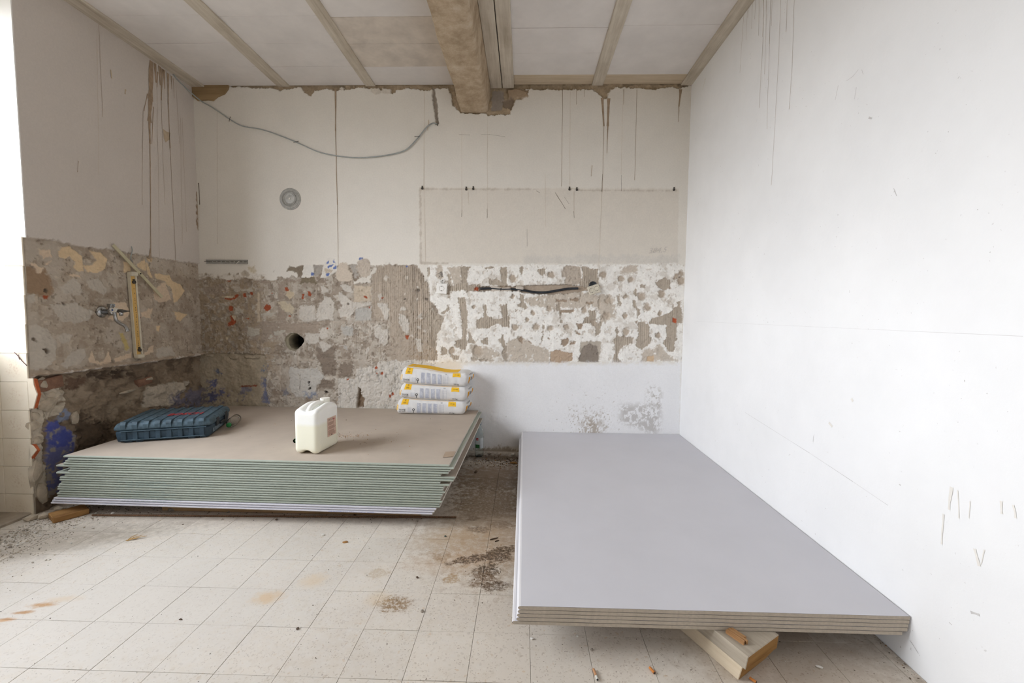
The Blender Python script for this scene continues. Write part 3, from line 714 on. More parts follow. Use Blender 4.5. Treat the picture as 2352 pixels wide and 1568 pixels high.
wl.paint(lp(Z1, [(1090, 1030), (1130, 1040), (1190, 1180), (1160, 1190)]), (196, 178, 122), torn=.006, soft=.006)
for c, r in (((605, 775), .008), ((345, 1095), .012), ((440, 1195), .012), ((735, 785), .006), ((440, 655), .009)):
    wl.disc(tuple(lw(*Z1(c))[[1, 2]]), r, (110, 98, 86), -.012)
# ledge and rough old wall beneath
wl.paint([(YC-.05, ZLG-.008), (.05, ZLG-.008), (.05, ZLG+.008), (YC-.05, ZLG+.008)], (176, 160, 142), seth=.004, torn=.008, soft=.003)
lowl = [(YC-.05, -.1), (.05, -.1), (.05, ZLG-.012), (YC-.05, ZLG-.012)]
wl.paint(lowl, (142, 126, 108), seth=-.05, torn=.005, soft=.003, var=.14)
sl, m = wl.mask(lowl, torn=.005)
lump = np.abs(fbm(wl.U[sl]*.7, wl.V[sl], .11, 5, 95)-.5)
wl.h[sl] += m*(.035*wl.n150[sl]+.022*wl.n40[sl]+.02*np.clip(lump*5, 0, 1)-.01)
t = np.clip(fbm(wl.U[sl], wl.V[sl]*1.4, .14, 4, 97)*7-3.4, 0, 1)*m
wl.col[sl] = wl.col[sl]*(1-.55*t[..., None])+lin((168, 153, 134))*.55*t[..., None]
t = np.clip(fbm(wl.U[sl], wl.V[sl], .10, 4, 99)*8-4.2, 0, 1)*m
wl.col[sl] = wl.col[sl]*(1-.6*t[..., None])+lin((98, 82, 68))*.6*t[..., None]
XB = XL-.05
def lb(pts): return lpx(VD, pts, XB)
wl.paint(lb([(650, 880), (700, 680), (780, 690), (800, 800), (1100, 820), (1110, 1040), (650, 1300)]), (104, 90, 76), dh=-.01, torn=.015, soft=.015)  # soot, with the deep shade of this spot also painted in
wl.paint(lb([(540, 250), (760, 230), (820, 300), (640, 420), (530, 410)]), (112, 92, 78), dh=-.004, torn=.012, soft=.008)
wl.paint(lb([(820, 200), (1360, 150), (1380, 240), (1250, 260), (860, 280)]), (96, 82, 70), dh=-.02, torn=.010, soft=.004, breakup=.5)
for q in ([(60, 650), (190, 680), (200, 900), (200, 1200), (280, 1800), (40, 1800)], [(110, 290), (190, 420), (210, 560), (180, 640), (70, 640)], [(240, 440), (420, 380), (490, 450), (480, 540), (240, 650)],
          [(200, 680), (480, 590), (470, 650), (380, 760), (220, 790)], [(1520, 380), (2100, 300), (1850, 640), (1500, 640)]):
    wl.paint(lb(q), (190, 180, 164), dh=.012, torn=.008, soft=.004, var=.14)
blu = [(270, 830), (390, 820), (420, 880), (500, 900), (600, 960), (640, 1000), (620, 1160), (560, 1300), (500, 1500), (420, 1750), (250, 1800), (240, 1344), (260, 1180), (240, 960)]
wl.paint(lb(blu), (150, 143, 136), seth=-.045, torn=.006)
wl.paint(lb(blu), (92, 98, 152), torn=.01, soft=.006, breakup=.7, alpha=.85)
wl.paint(lb([(270, 830), (390, 820), (400, 900), (300, 960), (240, 960)]), (76, 86, 160), torn=.008, breakup=.25, alpha=.9)
wl.paint(lb([(300, 1040), (480, 930), (600, 980), (600, 1130), (420, 1150), (250, 1120)]), (76, 86, 158), torn=.008, breakup=.35, alpha=.9)
wl.paint(lb([(400, 760), (480, 650), (540, 720), (560, 800), (440, 830)]), (136, 146, 170), torn=.008, soft=.006, breakup=.3)
wl.paint(lb([(2100, 430), (2330, 380), (2340, 640), (1860, 640), (1840, 500)]), (128, 124, 138), torn=.02, soft=.02, breakup=.5)
# paint worn off where the two walls meet
wl.paint([(-.02, 1.75), (.03, 1.75), (.03, 2.05), (-.01, 2.05)], (150, 130, 108), torn=.006, breakup=.4)
def niche_edge(z): return XL-.010-.036*np.clip((ZT_-z)/ZT_, 0, 1)
w_ = np.clip((-1.165-wl.U)/.05, 0, 1); w_ = w_*w_*(3-2*w_)*(wl.V < ZT_-.004)
wl.h = wl.h*(1-w_) + w_*(niche_edge(wl.V)-XL-.004+.010*wl.n40)
wall_left = wl.build('wall_left', mat_wall, lambda U, V, Hh: np.stack([XL+Hh, U, V], -1), flip=True)
tag(wall_left, kind='structure')

# ---- plain painted walls
def painted(name, c, scale=2.2, var=.035, world=True, specks=True):
    b = NB(name); v = b.pos()
    n = b.noise(v, scale, 4); n2 = b.noise(v, 60, 4); n3 = b.noise(v, 95, 2, .5)
    a = lin(c)
    c1 = b.ramp(n, [(.3, tuple(a*(1-var))), (.7, tuple(np.minimum(a*(1+var), 1)))])
    if specks:
        n4 = b.noise(v, 4.0, 2)
        dots = b.math('MULTIPLY', b.mapr(n3, .735, .76), b.mapr(n4, .45, .62))
        c1 = b.mix(b.math('MULTIPLY', dots, .5), c1, tuple(lin((150, 142, 134))))
    b.col(c1); b.rough(.85, .25); b.bump(n2, .18, .003)
    return b.m
m_right = painted('white_wall_paint', (240, 240, 240))
m_reveal = painted('reveal_paint', (240, 238, 234), specks=False)
m_plain = painted('room_wall_paint', (170, 164, 156), specks=False)
wall_right = tag(bobj('wall_right', BX(XR, XR+.12, YF, .15, -.1, H+.1), m_right), kind='structure')
tag(bobj('wall_front', BX(XL-.6, XR, YF-.12, YF, -.1, H+.1), m_plain), kind='structure')

# window wall: pier, parapets and lintel round two deep niches, the rear one added for fill
bm = bmesh.new()
XN = XL-.42
box(bm, XL-.22, XL-.13, YC+.02, .35, -.1, H+.1); box(bm, XL-.22, XR+.1, .25, .35, -.1, H+.1)  # unseen backing boxes, added to stop light leaking round the wall sheets
for (y0, y1, z0, z1) in (WIN1, WIN2_FILL):
    box(bm, XN-.10, XL-.27, y0, y1, -.1, z0)
    box(bm, XN-.10, XL, y0, y1, z1, H+.1)
box(bm, XN-.10, XL, WIN2_FILL[1], WIN1[0], -.1, H+.1)
box(bm, XN-.10, XL, YF, WIN2_FILL[0], -.1, H+.1)
bobj('window_pier_and_backing', bm, m_plain, wall_left)
# cheek of the near niche, its front edge steps back with the plaster layers
bm = bmesh.new()
box(bm, XN-.10, XL-.12, YC, YC+.10, -.1, H+.1); box(bm, XL-.12, XL, YC, YC+.006, ZT_+.002, H+.1)
reveal_top = bm; bm = bmesh.new()
prism(bm, [(XL-.12, -.1), (float(niche_edge(0)), -.1), (float(niche_edge(0)), 0), (float(niche_edge(ZT_)), ZT_+.002), (XL-.12, ZT_+.002)], 'y', YC, YC+.006)
lip = bm; reveal = bobj('window_reveal', reveal_top, m_reveal, wall_left)
bobj('plaster_edge', lip, M('raw_plaster', (176, 164, 148), .95, .14, 30, .4), wall_left)

# window sashes of the two niches; the second is unseen, added for fill
m_frame = M('white_window_paint', (232, 231, 228), .5, .03, 20, .05)
for i, (y0, y1, z0, z1) in enumerate((WIN1, WIN2_FILL)):
    wn = tag(bobj('window_%d' % (i+1), BX(XN-.09, XN-.02, y0, y1, z0-.03, z0, .004), m_frame), kind='structure')
    bm = bmesh.new(); x0, x1 = XN-.075, XN-.02; t = .07
    box(bm, x0, x1, y0, y0+t, z0, z1, .004); box(bm, x0, x1, y1-t, y1, z0, z1, .004)
    box(bm, x0, x1, y0+t, y1-t, z0, z0+t, .004); box(bm, x0, x1, y0+t, y1-t, z1-t, z1, .004)
    ym = (y0+y1)/2; box(bm, x0, x1, ym-.05, ym+.05, z0+t, z1-t, .004)
    bobj('window_frame', bm, m_frame, wn)

# ---- glazed tiles on the niche cheek
def tile_glaze(name):
    b = NB(name); v = b.obj()
    sx = b.n('ShaderNodeSeparateXYZ'); b.l(v, sx.inputs[0])
    mp = b.n('ShaderNodeMapping'); b.l(v, mp.inputs[0])
    cmb = b.n('ShaderNodeCombineXYZ'); b.l(b.math('MULTIPLY', b.rnd(), 50), cmb.inputs[0]); b.l(cmb.outputs[0], mp.inputs['Location'])
    ln = b.n('ShaderNodeVectorMath', operation='LENGTH'); b.l(v, ln.inputs[0])
    fade = b.mapr(ln.outputs['Value'], .022, .062, 1, 0)
    bl = b.math('MULTIPLY', b.mapr(b.noise(mp.outputs[0], 95, 5, .75), .5, .68), fade)
    base = b.ramp(b.noise(mp.outputs[0], 8, 3), [(.3, tuple(lin((226, 214, 193)))), (.7, tuple(lin((235, 225, 207))))])
    b.col(b.mix(b.math('MULTIPLY', bl, .55), base, tuple(lin((186, 150, 122)))))
    b.rough(.28, .4)
    return b.m
m_tile = tile_glaze('cream_glazed_tile')
m_terra = M('terracotta_body', (182, 96, 58), .9, .12, 60, .3)
bm = bmesh.new(); box(bm, -.0755, .0755, -.008, 0, -.0755, .0755, .0015)
wall_tile = bobj('tile', bm, m_tile, reveal)
wall_tile.location = (0, -10, 0)
first = True
zt = ZT_+.006
for r in range(10):
    zc = zt-.0765-r*.1525
    edge = float(niche_edge(zc))-.001
    for cidx in range(3):
        t = wall_tile if first else wall_tile.copy()
        if not first: COL.objects.link(t)
        first = False
        t.location = (edge-.0755-cidx*.1525, YC, zc)
        if zc-.0755 < .0: t.scale = (1, 1, 1)
# broken tile remnants at the stripped corner
frag = [[(62.5, 869), (75, 869), (77, 884), (85, 905), (76, 938), (67, 938)], [(69, 1021), (75, 1024), (83, 1034), (69, 1052), (65, 1064), (66, 1040)]]
body = [[(63, 869), (79, 871), (82, 884), (88, 906), (79, 938), (67, 938)], [(68, 1020), (77, 1022), (86, 1035), (74, 1052), (67, 1068), (65, 1040)]]
for fp, bpnts in zip(frag, body):
    bm = bmesh.new(); prism(bm, [tuple(at(x, y, 1, YC-.008)[[0, 2]]) for x, y in fp], 'y', YC-.008, YC-.003)
    t = bobj('tile', bm, m_tile, reveal)
    bm = bmesh.new(); prism(bm, [tuple(at(x, y, 1, YC-.003)[[0, 2]]) for x, y in bpnts], 'y', YC-.003, YC+.012)
    bobj('terracotta_body', bm, m_terra, reveal)

# ---- broken masonry at the foot of the left wall
m_stone = M('broken_stone', (186, 174, 156), .95, .16, 22, .5, dist=.004)
m_brick = M('old_brick', (140, 106, 88), .95, .16, 30, .5)
def rock(name, r, mat, parent, loc, sc=(1, 1, 1), seed=0, sub=2, rough=.28):
    bm = bmesh.new(); bmesh.ops.create_icosphere(bm, subdivisions=sub, radius=r)
    q = random.Random(seed)
    planes = [Vector((q.gauss(0, 1), q.gauss(0, 1), q.gauss(0, 1))).normalized() for _ in range(9)]
    for v in bm.verts:
        for p in planes:
            d = v.co.dot(p)-r*(1-rough*1.3)
            if d > 0: v.co -= p*d*.9
        v.co *= 1+q.uniform(-.06, .06)
        v.co = Vector((v.co.x*sc[0], v.co.y*sc[1], v.co.z*sc[2]))
    o = bobj(name, bm, mat, parent, False, tuple(map(float, loc)))
    return o
for k, (px, py, r, sc, mt) in enumerate((
        (88, 912, .05, (.5, 1, .8), 0), (110, 925, .07, (.4, 1, .7), 0), (82, 955, .035, (.5, 1, 1.2), 0), (125, 905, .045, (.4, 1.2, .6), 0),
        (75, 975, .04, (.6, 1, .9), 0), (84, 1010, .035, (.6, 1, .9), 0), (80, 1085, .05, (.6, .8, 1.8), 0), (96, 1130, .05, (.6, .8, 1.3), 0),
        (98, 880, .04, (.5, .9, .9), 0), (172, 958, .035, (.5, 1, 1.2), 0), (340, 870, .05, (.3, 1.4, .3), 0), (290, 900, .05, (.3, 1.5, .25), 0),
        (540-440+440, 822, .0, (1, 1, 1), 0))):
    if r == 0: continue
    p = lw(px, py, XL-.045)
    rock('stone', r, m_stone, wall_left, p, sc, 100+k)
for px, py, w_, h_ in ((108, 882, .16, .07), (330, 876, .12, .05)):
    p = lw(px, py, XL-.05)
    bm = BX(-.03, .014, -w_/2, w_/2, -h_/2, h_/2, .006, 2)
    o = bobj('brick', bm, m_brick, wall_left, True, p); o.rotation_euler = (.12, 0, .04)

# ---- ceiling
m_panel = M('ceiling_board', (220, 215, 211), .9, .05, 5, .12, world=True)
m_panelb = M('ceiling_board_stained', (208, 198, 186), .9, .10, 9, .12, world=True)
m_bat = wood('weathered_batten', (170, 158, 140), (208, 199, 184), .8, 'Y')
m_lath = wood('raw_lath', (180, 163, 138), (206, 190, 166), .7, 'X')
b = NB('rough_concrete'); v = b.pos()
n1 = b.noise(v, 9, 5, .7); n2 = b.noise(v, 120, 4, .7)
mp = b.n('ShaderNodeMapping'); b.l(v, mp.inputs[0]); mp.inputs['Scale'].default_value = (70, 2, 70); n3 = b.noise(mp.outputs[0], 1, 3)
c1 = b.ramp(n1, [(.32, tuple(lin((152, 132, 108)))), (.55, tuple(lin((186, 167, 142)))), (.75, tuple(lin((206, 193, 174))))])
b.col(b.mix(b.math('MULTIPLY', b.mapr(n2, .62, .7), .35), c1, tuple(lin((228, 222, 212)))))
b.rough(.95, .2); b.bump(b.math('ADD', b.math('MULTIPLY', n2, .6), b.math('MULTIPLY', n3, .6)), .7, .006); m_conc = b.m
ceiling = tag(bobj('ceiling', BX(XL-.6, XR+.1, YF-.1, .15, H+.012, H+.1), m_panel), kind='structure')
bays = [(-2.56, -1.88, [0, -.269, -.543, -.816], m_panel), (-1.88, -1.20, [0, -.262, -.535, -.80], m_panel), (-1.20, -.46, [0, -.255, -.524, -.785], m_panelb),
        (-.10, .535, [-.12, -.405, -.668], m_panel), (.535, 1.22, [-.12, -.686], m_panel)]
cache = {}
for bx0, bx1, js, mt in bays:
    ys = list(js)
    while ys[-1] > -4.2: ys.append(ys[-1]-.268)
    for k, (ya, yb) in enumerate(zip(ys, ys[1:])):
        mm = mt if (mt is m_panel or k in (1, 2)) else m_panel
        key = (round(bx1-bx0, 3), round(ya-yb, 3), mm.name)
        if key not in cache:
            wd, dp = bx1-bx0, ya-yb
            o = bobj('panel', BX(-wd/2, wd/2, -dp/2+.0012, dp/2-.0012, 0, .012, .0012), mm, ceiling); cache[key] = o
        else:
            o = cache[key].copy(); COL.objects.link(o)
        o.location = ((bx0+bx1)/2, (ya+yb)/2, H+R.uniform(-.0012, .0008))
for x0, x1, zt_, yb in ((XL-.01, -2.498, -.014, 0), (-1.927, -1.833, -.010, 0), (-1.240, -1.163, -.010, 0), (-.274, -.187, -.030, -.004), (-.181, -.095, -.030, -.004), (.495, .581, -.012, 0), (1.166, XR+.01, -.014, 0)):
    n_ = 1
    o = bobj('batten', BX(x0, x1, -4.3, yb, H+zt_, H+.004, .0025, 1), m_bat, ceiling)
bobj('batten', BX(-.095, 1.17, -.135, .0, H-.002, H+.012, .002), m_lath, ceiling)['label'] = 'raw yellowish lath along the back wall'
# concrete beam, battered and rounded at the arrises
bm = bmesh.new()
ys = np.linspace(.02, -4.3, 90); prof = []
pr = [(-.552, H+.01), (-.520, 2.74), (-.503, 2.665), (-.492, 2.652), (-.44, 2.650), (-.38, 2.650), (-.315, 2.651), (-.301, 2.655), (-.293, 2.668), (-.284, 2.74), (-.276, 2.80), (-.274, H+.01)]
rings = []
for i, y in enumerate(ys):
    q = []
    for j, (x, z) in enumerate(pr):
        a = .004*(math.sin(y*7+j*2.1)+math.sin(y*17.3+j*.7)*.6)+R.uniform(-.0022, .0022)
        q.append(bm.verts.new((x+a*(.8 if j < 4 else .25), y, z+(a*.5 if 0 < j < 11 else 0))))
    rings.append(q)
for A, B in zip(rings, rings[1:]):
    for j in range(len(pr)-1): bm.faces.new((A[j], A[j+1], B[j+1], B[j]))
bobj('beam', bm, m_conc, ceiling, True)
# timber stump showing in the back left corner
m_stump = wood('rough_timber_end', (136, 112, 80), (172, 146, 110), .5, 'X')
pts = [tuple(bw(*ZL(q))[[0, 2]]) for q in [(1040, 790), (1060, 735), (1160, 730), (1230, 750), (1390, 756), (1480, 772), (1470, 810), (1440, 850), (1380, 875), (1335, 912), (1290, 905), (1200, 912), (1150, 870), (1090, 840)]]
bm = bmesh.new(); prism(bm, pts, 'y', -.016, .03)
bobj('timber_stump', bm, m_stump, wall_back)

# ---- floor: terrazzo tiles on a grouted bed
def floor_mat(name, grout=False):
    b = NB(name); v0 = b.pos()
    nz = b.n('ShaderNodeTexNoise'); nz.inputs['Scale'].default_value = 70; nz.inputs['Detail'].default_value = 3; b.l(v0, nz.inputs['Vector'])
    wv = b.n('ShaderNodeVectorMath', operation='MULTIPLY_ADD'); b.l(nz.outputs['Color'], wv.inputs[0]); wv.inputs[1].default_value = (.022, .022, 0); b.l(v0, wv.inputs[2])
    v = wv.outputs[0]
    def chips(scale, lo, hi, ch):
        vo = b.n('ShaderNodeTexVoronoi'); vo.inputs['Scale'].default_value = scale; b.l(v, vo.inputs['Vector'])
        cs = b.n('ShaderNodeSeparateColor'); b.l(vo.outputs['Color'], cs.inputs[0])
        size = b.mapr(cs.outputs[(ch+1) % 3], 0, 1, lo, hi)
        return cs.outputs[ch], b.math('GREATER_THAN', size, vo.outputs['Distance'])
    k1, f1 = chips(95, .08, .55, 0)
    chip = b.ramp(k1, [(0.0, tuple(lin((219, 213, 202)))), (.5, tuple(lin((209, 202, 190)))), (.78, tuple(lin((196, 186, 171)))), (.93, tuple(lin((184, 175, 164)))), (1.0, tuple(lin((200, 172, 136))))])
    base = b.ramp(b.noise(v0, 4, 5, .65), [(.3, tuple(lin((206, 197, 185)))), (.7, tuple(lin((218, 210, 198))))])
    c1 = b.mix(b.math('MULTIPLY', f1, .5), base, chip)
    k2, f2 = chips(170, .0, .42, 1)
    c1 = b.mix(b.math('MULTIPLY', b.math('MULTIPLY', f2, b.mapr(k2, .4, .6)), .45), c1, tuple(lin((150, 132, 114))))
    k3, f3 = chips(80, .0, .17, 2)
    c1 = b.mix(b.math('MULTIPLY', b.math('MULTIPLY', f3, b.mapr(k3, .45, .52)), .75), c1, tuple(lin((112, 94, 80))))
    gr_ = b.mapr(b.noise(v0, 16, 6, .75), .52, .72)
    c1 = b.mix(b.math('MULTIPLY', gr_, .35), c1, tuple(lin((184, 168, 146))))
    v = v0
    tint = b.mapr(b.rnd(), 0, 1, .97, 1.02)
    cb = b.n('ShaderNodeCombineColor')
    b.l(tint, cb.inputs[0]); b.l(b.math('MULTIPLY', tint, b.mapr(b.rnd(), 0, 1, 1.0, .992)), cb.inputs[1]); b.l(b.math('MULTIPLY', tint, b.mapr(b.rnd(), 0, 1, 1.0, .985)), cb.inputs[2])
    c1 = b.mix(1.0, c1, cb.outputs[0], 'MULTIPLY')
    # dirt, and first a pale patch of painted window light: noise-torn blots at fixed places on the floor
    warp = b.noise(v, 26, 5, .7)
    grit = b.noise(v, 75, 4, .75)
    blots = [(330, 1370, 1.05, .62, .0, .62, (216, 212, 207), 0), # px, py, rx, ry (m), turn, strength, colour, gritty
        (1120, 1180, .34, .60, .0, .8, (150, 126, 98), 0), (1130, 1090, .40, .30, 0, 1.0, (122, 100, 78), 0), (1145, 1050, .40, .10, 0, 1.1, (98, 80, 62), 0), (1120, 1150, .22, .22, 0, .7, (112, 90, 66), 1), (1135, 1110, .25, .12, 0, .6, (104, 84, 62), 1), (1150, 1260, .22, .30, 0, .45, (168, 140, 108), 0),
        (1040, 1235, .20, .10, .3, .4, (188, 158, 122), 0), (1060, 1285, .26, .10, .2, .40, (186, 150, 112), 0),
        (1095, 1282, .13, .035, .35, 1.2, (92, 74, 58), 1), (1148, 1275, .055, .06, .0, 1.1, (96, 78, 60), 1), (1118, 1310, .06, .05, .0, 1.1, (92, 76, 60), 1), (1160, 1262, .09, .03, .4, 1.0, (100, 82, 62), 1),
        (1108, 1330, .06, .06, .0, .9, (120, 98, 76), 1), (1140, 1345, .06, .03, .3, .9, (100, 82, 64), 1), (1100, 1215, .055, .04, 0, .8, (110, 92, 74), 1), (1085, 1190, .04, .03, 0, .7, (110, 90, 70), 1), (1150, 1205, .07, .04, 0, .6, (120, 98, 76), 1),
        (1036, 1330, .035, .035, .0, .7, (160, 128, 84), 1), (1015, 1278, .05, .04, 0, .6, (150, 124, 94), 1), (905, 1387, .065, .05, .0, .9, (140, 112, 78), 1), (868, 1375, .05, .05, 0, .4, (206, 178, 136), 0),
        (614, 1372, .06, .045, .35, .7, (208, 174, 126), 0), (720, 1333, .055, .05, .3, .45, (214, 184, 140), 0), (870, 1316, .045, .04, 0, .5, (176, 152, 116), 1),
        (98, 1389, .05, .016, .12, 1.0, (184, 138, 84), 0), (55, 1406, .04, .010, .12, 1.0, (176, 130, 78), 0), (10, 1423, .04, .010, .12, .9, (190, 140, 84), 0), (150, 1375, .06, .02, .12, .4, (210, 180, 140), 0),
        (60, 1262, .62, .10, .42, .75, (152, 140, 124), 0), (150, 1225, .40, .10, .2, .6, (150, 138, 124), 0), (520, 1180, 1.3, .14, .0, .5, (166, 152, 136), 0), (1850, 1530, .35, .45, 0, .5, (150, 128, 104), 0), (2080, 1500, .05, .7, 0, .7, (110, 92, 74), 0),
    ]
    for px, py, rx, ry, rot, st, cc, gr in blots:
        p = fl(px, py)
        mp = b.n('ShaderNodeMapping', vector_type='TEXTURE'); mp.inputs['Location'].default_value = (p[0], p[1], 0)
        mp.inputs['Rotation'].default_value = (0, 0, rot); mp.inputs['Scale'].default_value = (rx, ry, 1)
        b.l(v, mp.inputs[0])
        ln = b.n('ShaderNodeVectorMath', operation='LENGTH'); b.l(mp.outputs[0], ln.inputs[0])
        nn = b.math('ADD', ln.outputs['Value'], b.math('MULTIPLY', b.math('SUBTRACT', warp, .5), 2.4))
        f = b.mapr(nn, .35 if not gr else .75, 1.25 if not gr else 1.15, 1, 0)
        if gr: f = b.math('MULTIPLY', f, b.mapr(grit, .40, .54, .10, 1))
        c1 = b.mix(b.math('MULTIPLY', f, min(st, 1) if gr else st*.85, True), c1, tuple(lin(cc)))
    if grout: c1 = b.mix(.6, c1, tuple(lin((138, 131, 125))))
    b.col(c1); b.rough(.55 if not grout else .9, .35)
    b.bump(b.noise(v, 160, 3), .12, .001)
    return b.m
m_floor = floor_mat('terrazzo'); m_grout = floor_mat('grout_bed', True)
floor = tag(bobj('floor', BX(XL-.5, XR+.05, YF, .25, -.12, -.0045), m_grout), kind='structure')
TX, TY = .1955, .2078
xs = [-.1635+TX*k for k in range(-14, 9)]; ys = [-1.602+TY*k for k in range(-7, 9)]
bm = bmesh.new(); box(bm, -TX/2+.0006, TX/2-.0006, -TY/2+.0006, TY/2-.0006, -.0044, 0, .0006)
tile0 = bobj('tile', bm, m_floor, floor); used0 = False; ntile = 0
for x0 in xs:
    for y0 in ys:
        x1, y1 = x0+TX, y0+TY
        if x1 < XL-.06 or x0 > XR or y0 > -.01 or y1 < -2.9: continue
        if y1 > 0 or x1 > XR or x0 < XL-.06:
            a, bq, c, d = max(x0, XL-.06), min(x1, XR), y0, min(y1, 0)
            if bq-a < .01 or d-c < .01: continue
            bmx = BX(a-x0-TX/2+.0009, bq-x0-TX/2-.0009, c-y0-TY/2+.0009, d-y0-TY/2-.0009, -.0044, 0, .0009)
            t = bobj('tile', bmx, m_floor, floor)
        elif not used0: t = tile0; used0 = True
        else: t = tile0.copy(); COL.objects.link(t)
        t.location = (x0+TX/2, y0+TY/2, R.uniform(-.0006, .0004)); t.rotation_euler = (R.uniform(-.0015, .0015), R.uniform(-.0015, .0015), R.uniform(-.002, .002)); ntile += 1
# rest of the floor, out of sight behind the camera
bobj('rear_paving', BX(XL-.02, XR, YF, -2.85-TY*.03, -.0044, 0), m_floor, floor)
# raised slab in the window niche
m_slab = M('niche_slab', (168, 156, 140), .95, .14, 14, .4)
bobj('niche_slab', BX(XL-.27, XL-.055, WIN1[0], YC, -.01, .018, .006), m_slab, floor)

# ================================================================== THINGS
ORD = ['topmost', 'second', 'third', 'fourth', 'fifth', 'sixth', 'seventh', 'eighth', 'ninth', 'tenth', 'eleventh', 'twelfth', 'thirteenth', 'fourteenth', 'fifteenth', 'sixteenth', 'seventeenth', 'eighteenth']
# ---- left stack of plasterboards
TS = .0128; ZS = .339; NB_ = 21; LB, DB = 2.07, 1.272
m_green = M('green_board_paper', (171, 178, 167), .85, .03, 14, .06)
m_back = M('brown_board_backing', (184, 171, 157), .9, .04, 6, .08)
m_white = M('white_board_paper', (212, 211, 220), .85, .025, 14, .06)
m_gyps = M('gypsum_core', (206, 200, 190), .95, .08, 60, .4)
m_greenprint = M('faded_green_print', (152, 174, 174), .9, .05, 20, 0)
m_blueprint = M('faded_blue_print', (150, 160, 205), .9, .05, 20, 0)
def edge_profile(d, t, tap=.0):
    """section across a board in (y,z), long edges rounded"""
    r = .0042
    f = [(-d/2+r*2.2, 0), (-d/2+r*.8, .0006), (-d/2+.0006, .0032), (-d/2, .0062), (-d/2+.0006, .0092), (-d/2+r*.8, t-.0008), (-d/2+r*2.2, t)]
    return f + [(-y, z) for y, z in f[::-1]]
def board_proto(name, paper):
    root = bpy.data.objects.new(name, None)  # replaced by the paper mesh below
    bpy.data.objects.remove(root)
    pr = edge_profile(DB, TS-.0021)
    bm = bmesh.new()
    A = [bm.verts.new((-LB/2, y, z)) for y, z in pr]; B = [bm.verts.new((LB/2, y, z)) for y, z in pr]
    n = len(pr)
    for i in range(n):
        f = bm.faces.new((A[i], B[i], B[(i+1) % n], A[(i+1) % n]))
        f.material_index = 1 if i == 6 else 0       # top face carries the brown backing
    bm.faces.new(A[::-1]); bm.faces.new(B)
    o = bobj(name, bm, [paper, m_back])
    bm = bmesh.new()
    ins = [(y*(1-.0012/DB), .0007+z*(1-.0014/TS)) for y, z in pr]
    P1 = [bm.verts.new((-(LB/2+.0006), y, z)) for y, z in ins]; P2 = [bm.verts.new((LB/2+.0006, y, z)) for y, z in ins]
    bm.faces.new(P1); bm.faces.new(P2)
    for i in range(n): bm.faces.new((P1[i], P2[i], P2[(i+1) % n], P1[(i+1) % n]))
    bobj('gypsum_core', bm, m_gyps, o)
    return o
Lpx = [147, 155, 148, 144, 127.5, 159, 155, 126, 148, 135, 133, 137, 130.6, 129, 128, 141, 126, 127.5, 120, 116, 112]
Rpx = [1032, 1044.6, 1036.6, 1031.8, 1015.7, 1046.8, 1043.7, 1014, 1033, 1019.6, 1020, 1024, 1019.6, 1013, 1012.5, 1018, 1010.7, 1010.7, 1001.8, 998, 993.7]
Lpx[15] = 130
ROT = math.atan2(-.036, 2.07)
FLc, FRc = fl(147, 1045, ZS), fl(1032, 1067.5, ZS)
ex = np.array([math.cos(ROT), math.sin(ROT), 0]); ey = np.array([-math.sin(ROT), math.cos(ROT), 0])
gproto = board_proto('plasterboard', m_green); wproto = board_proto('plasterboard', m_white)
whites = [wproto, dup(wproto), dup(wproto)]
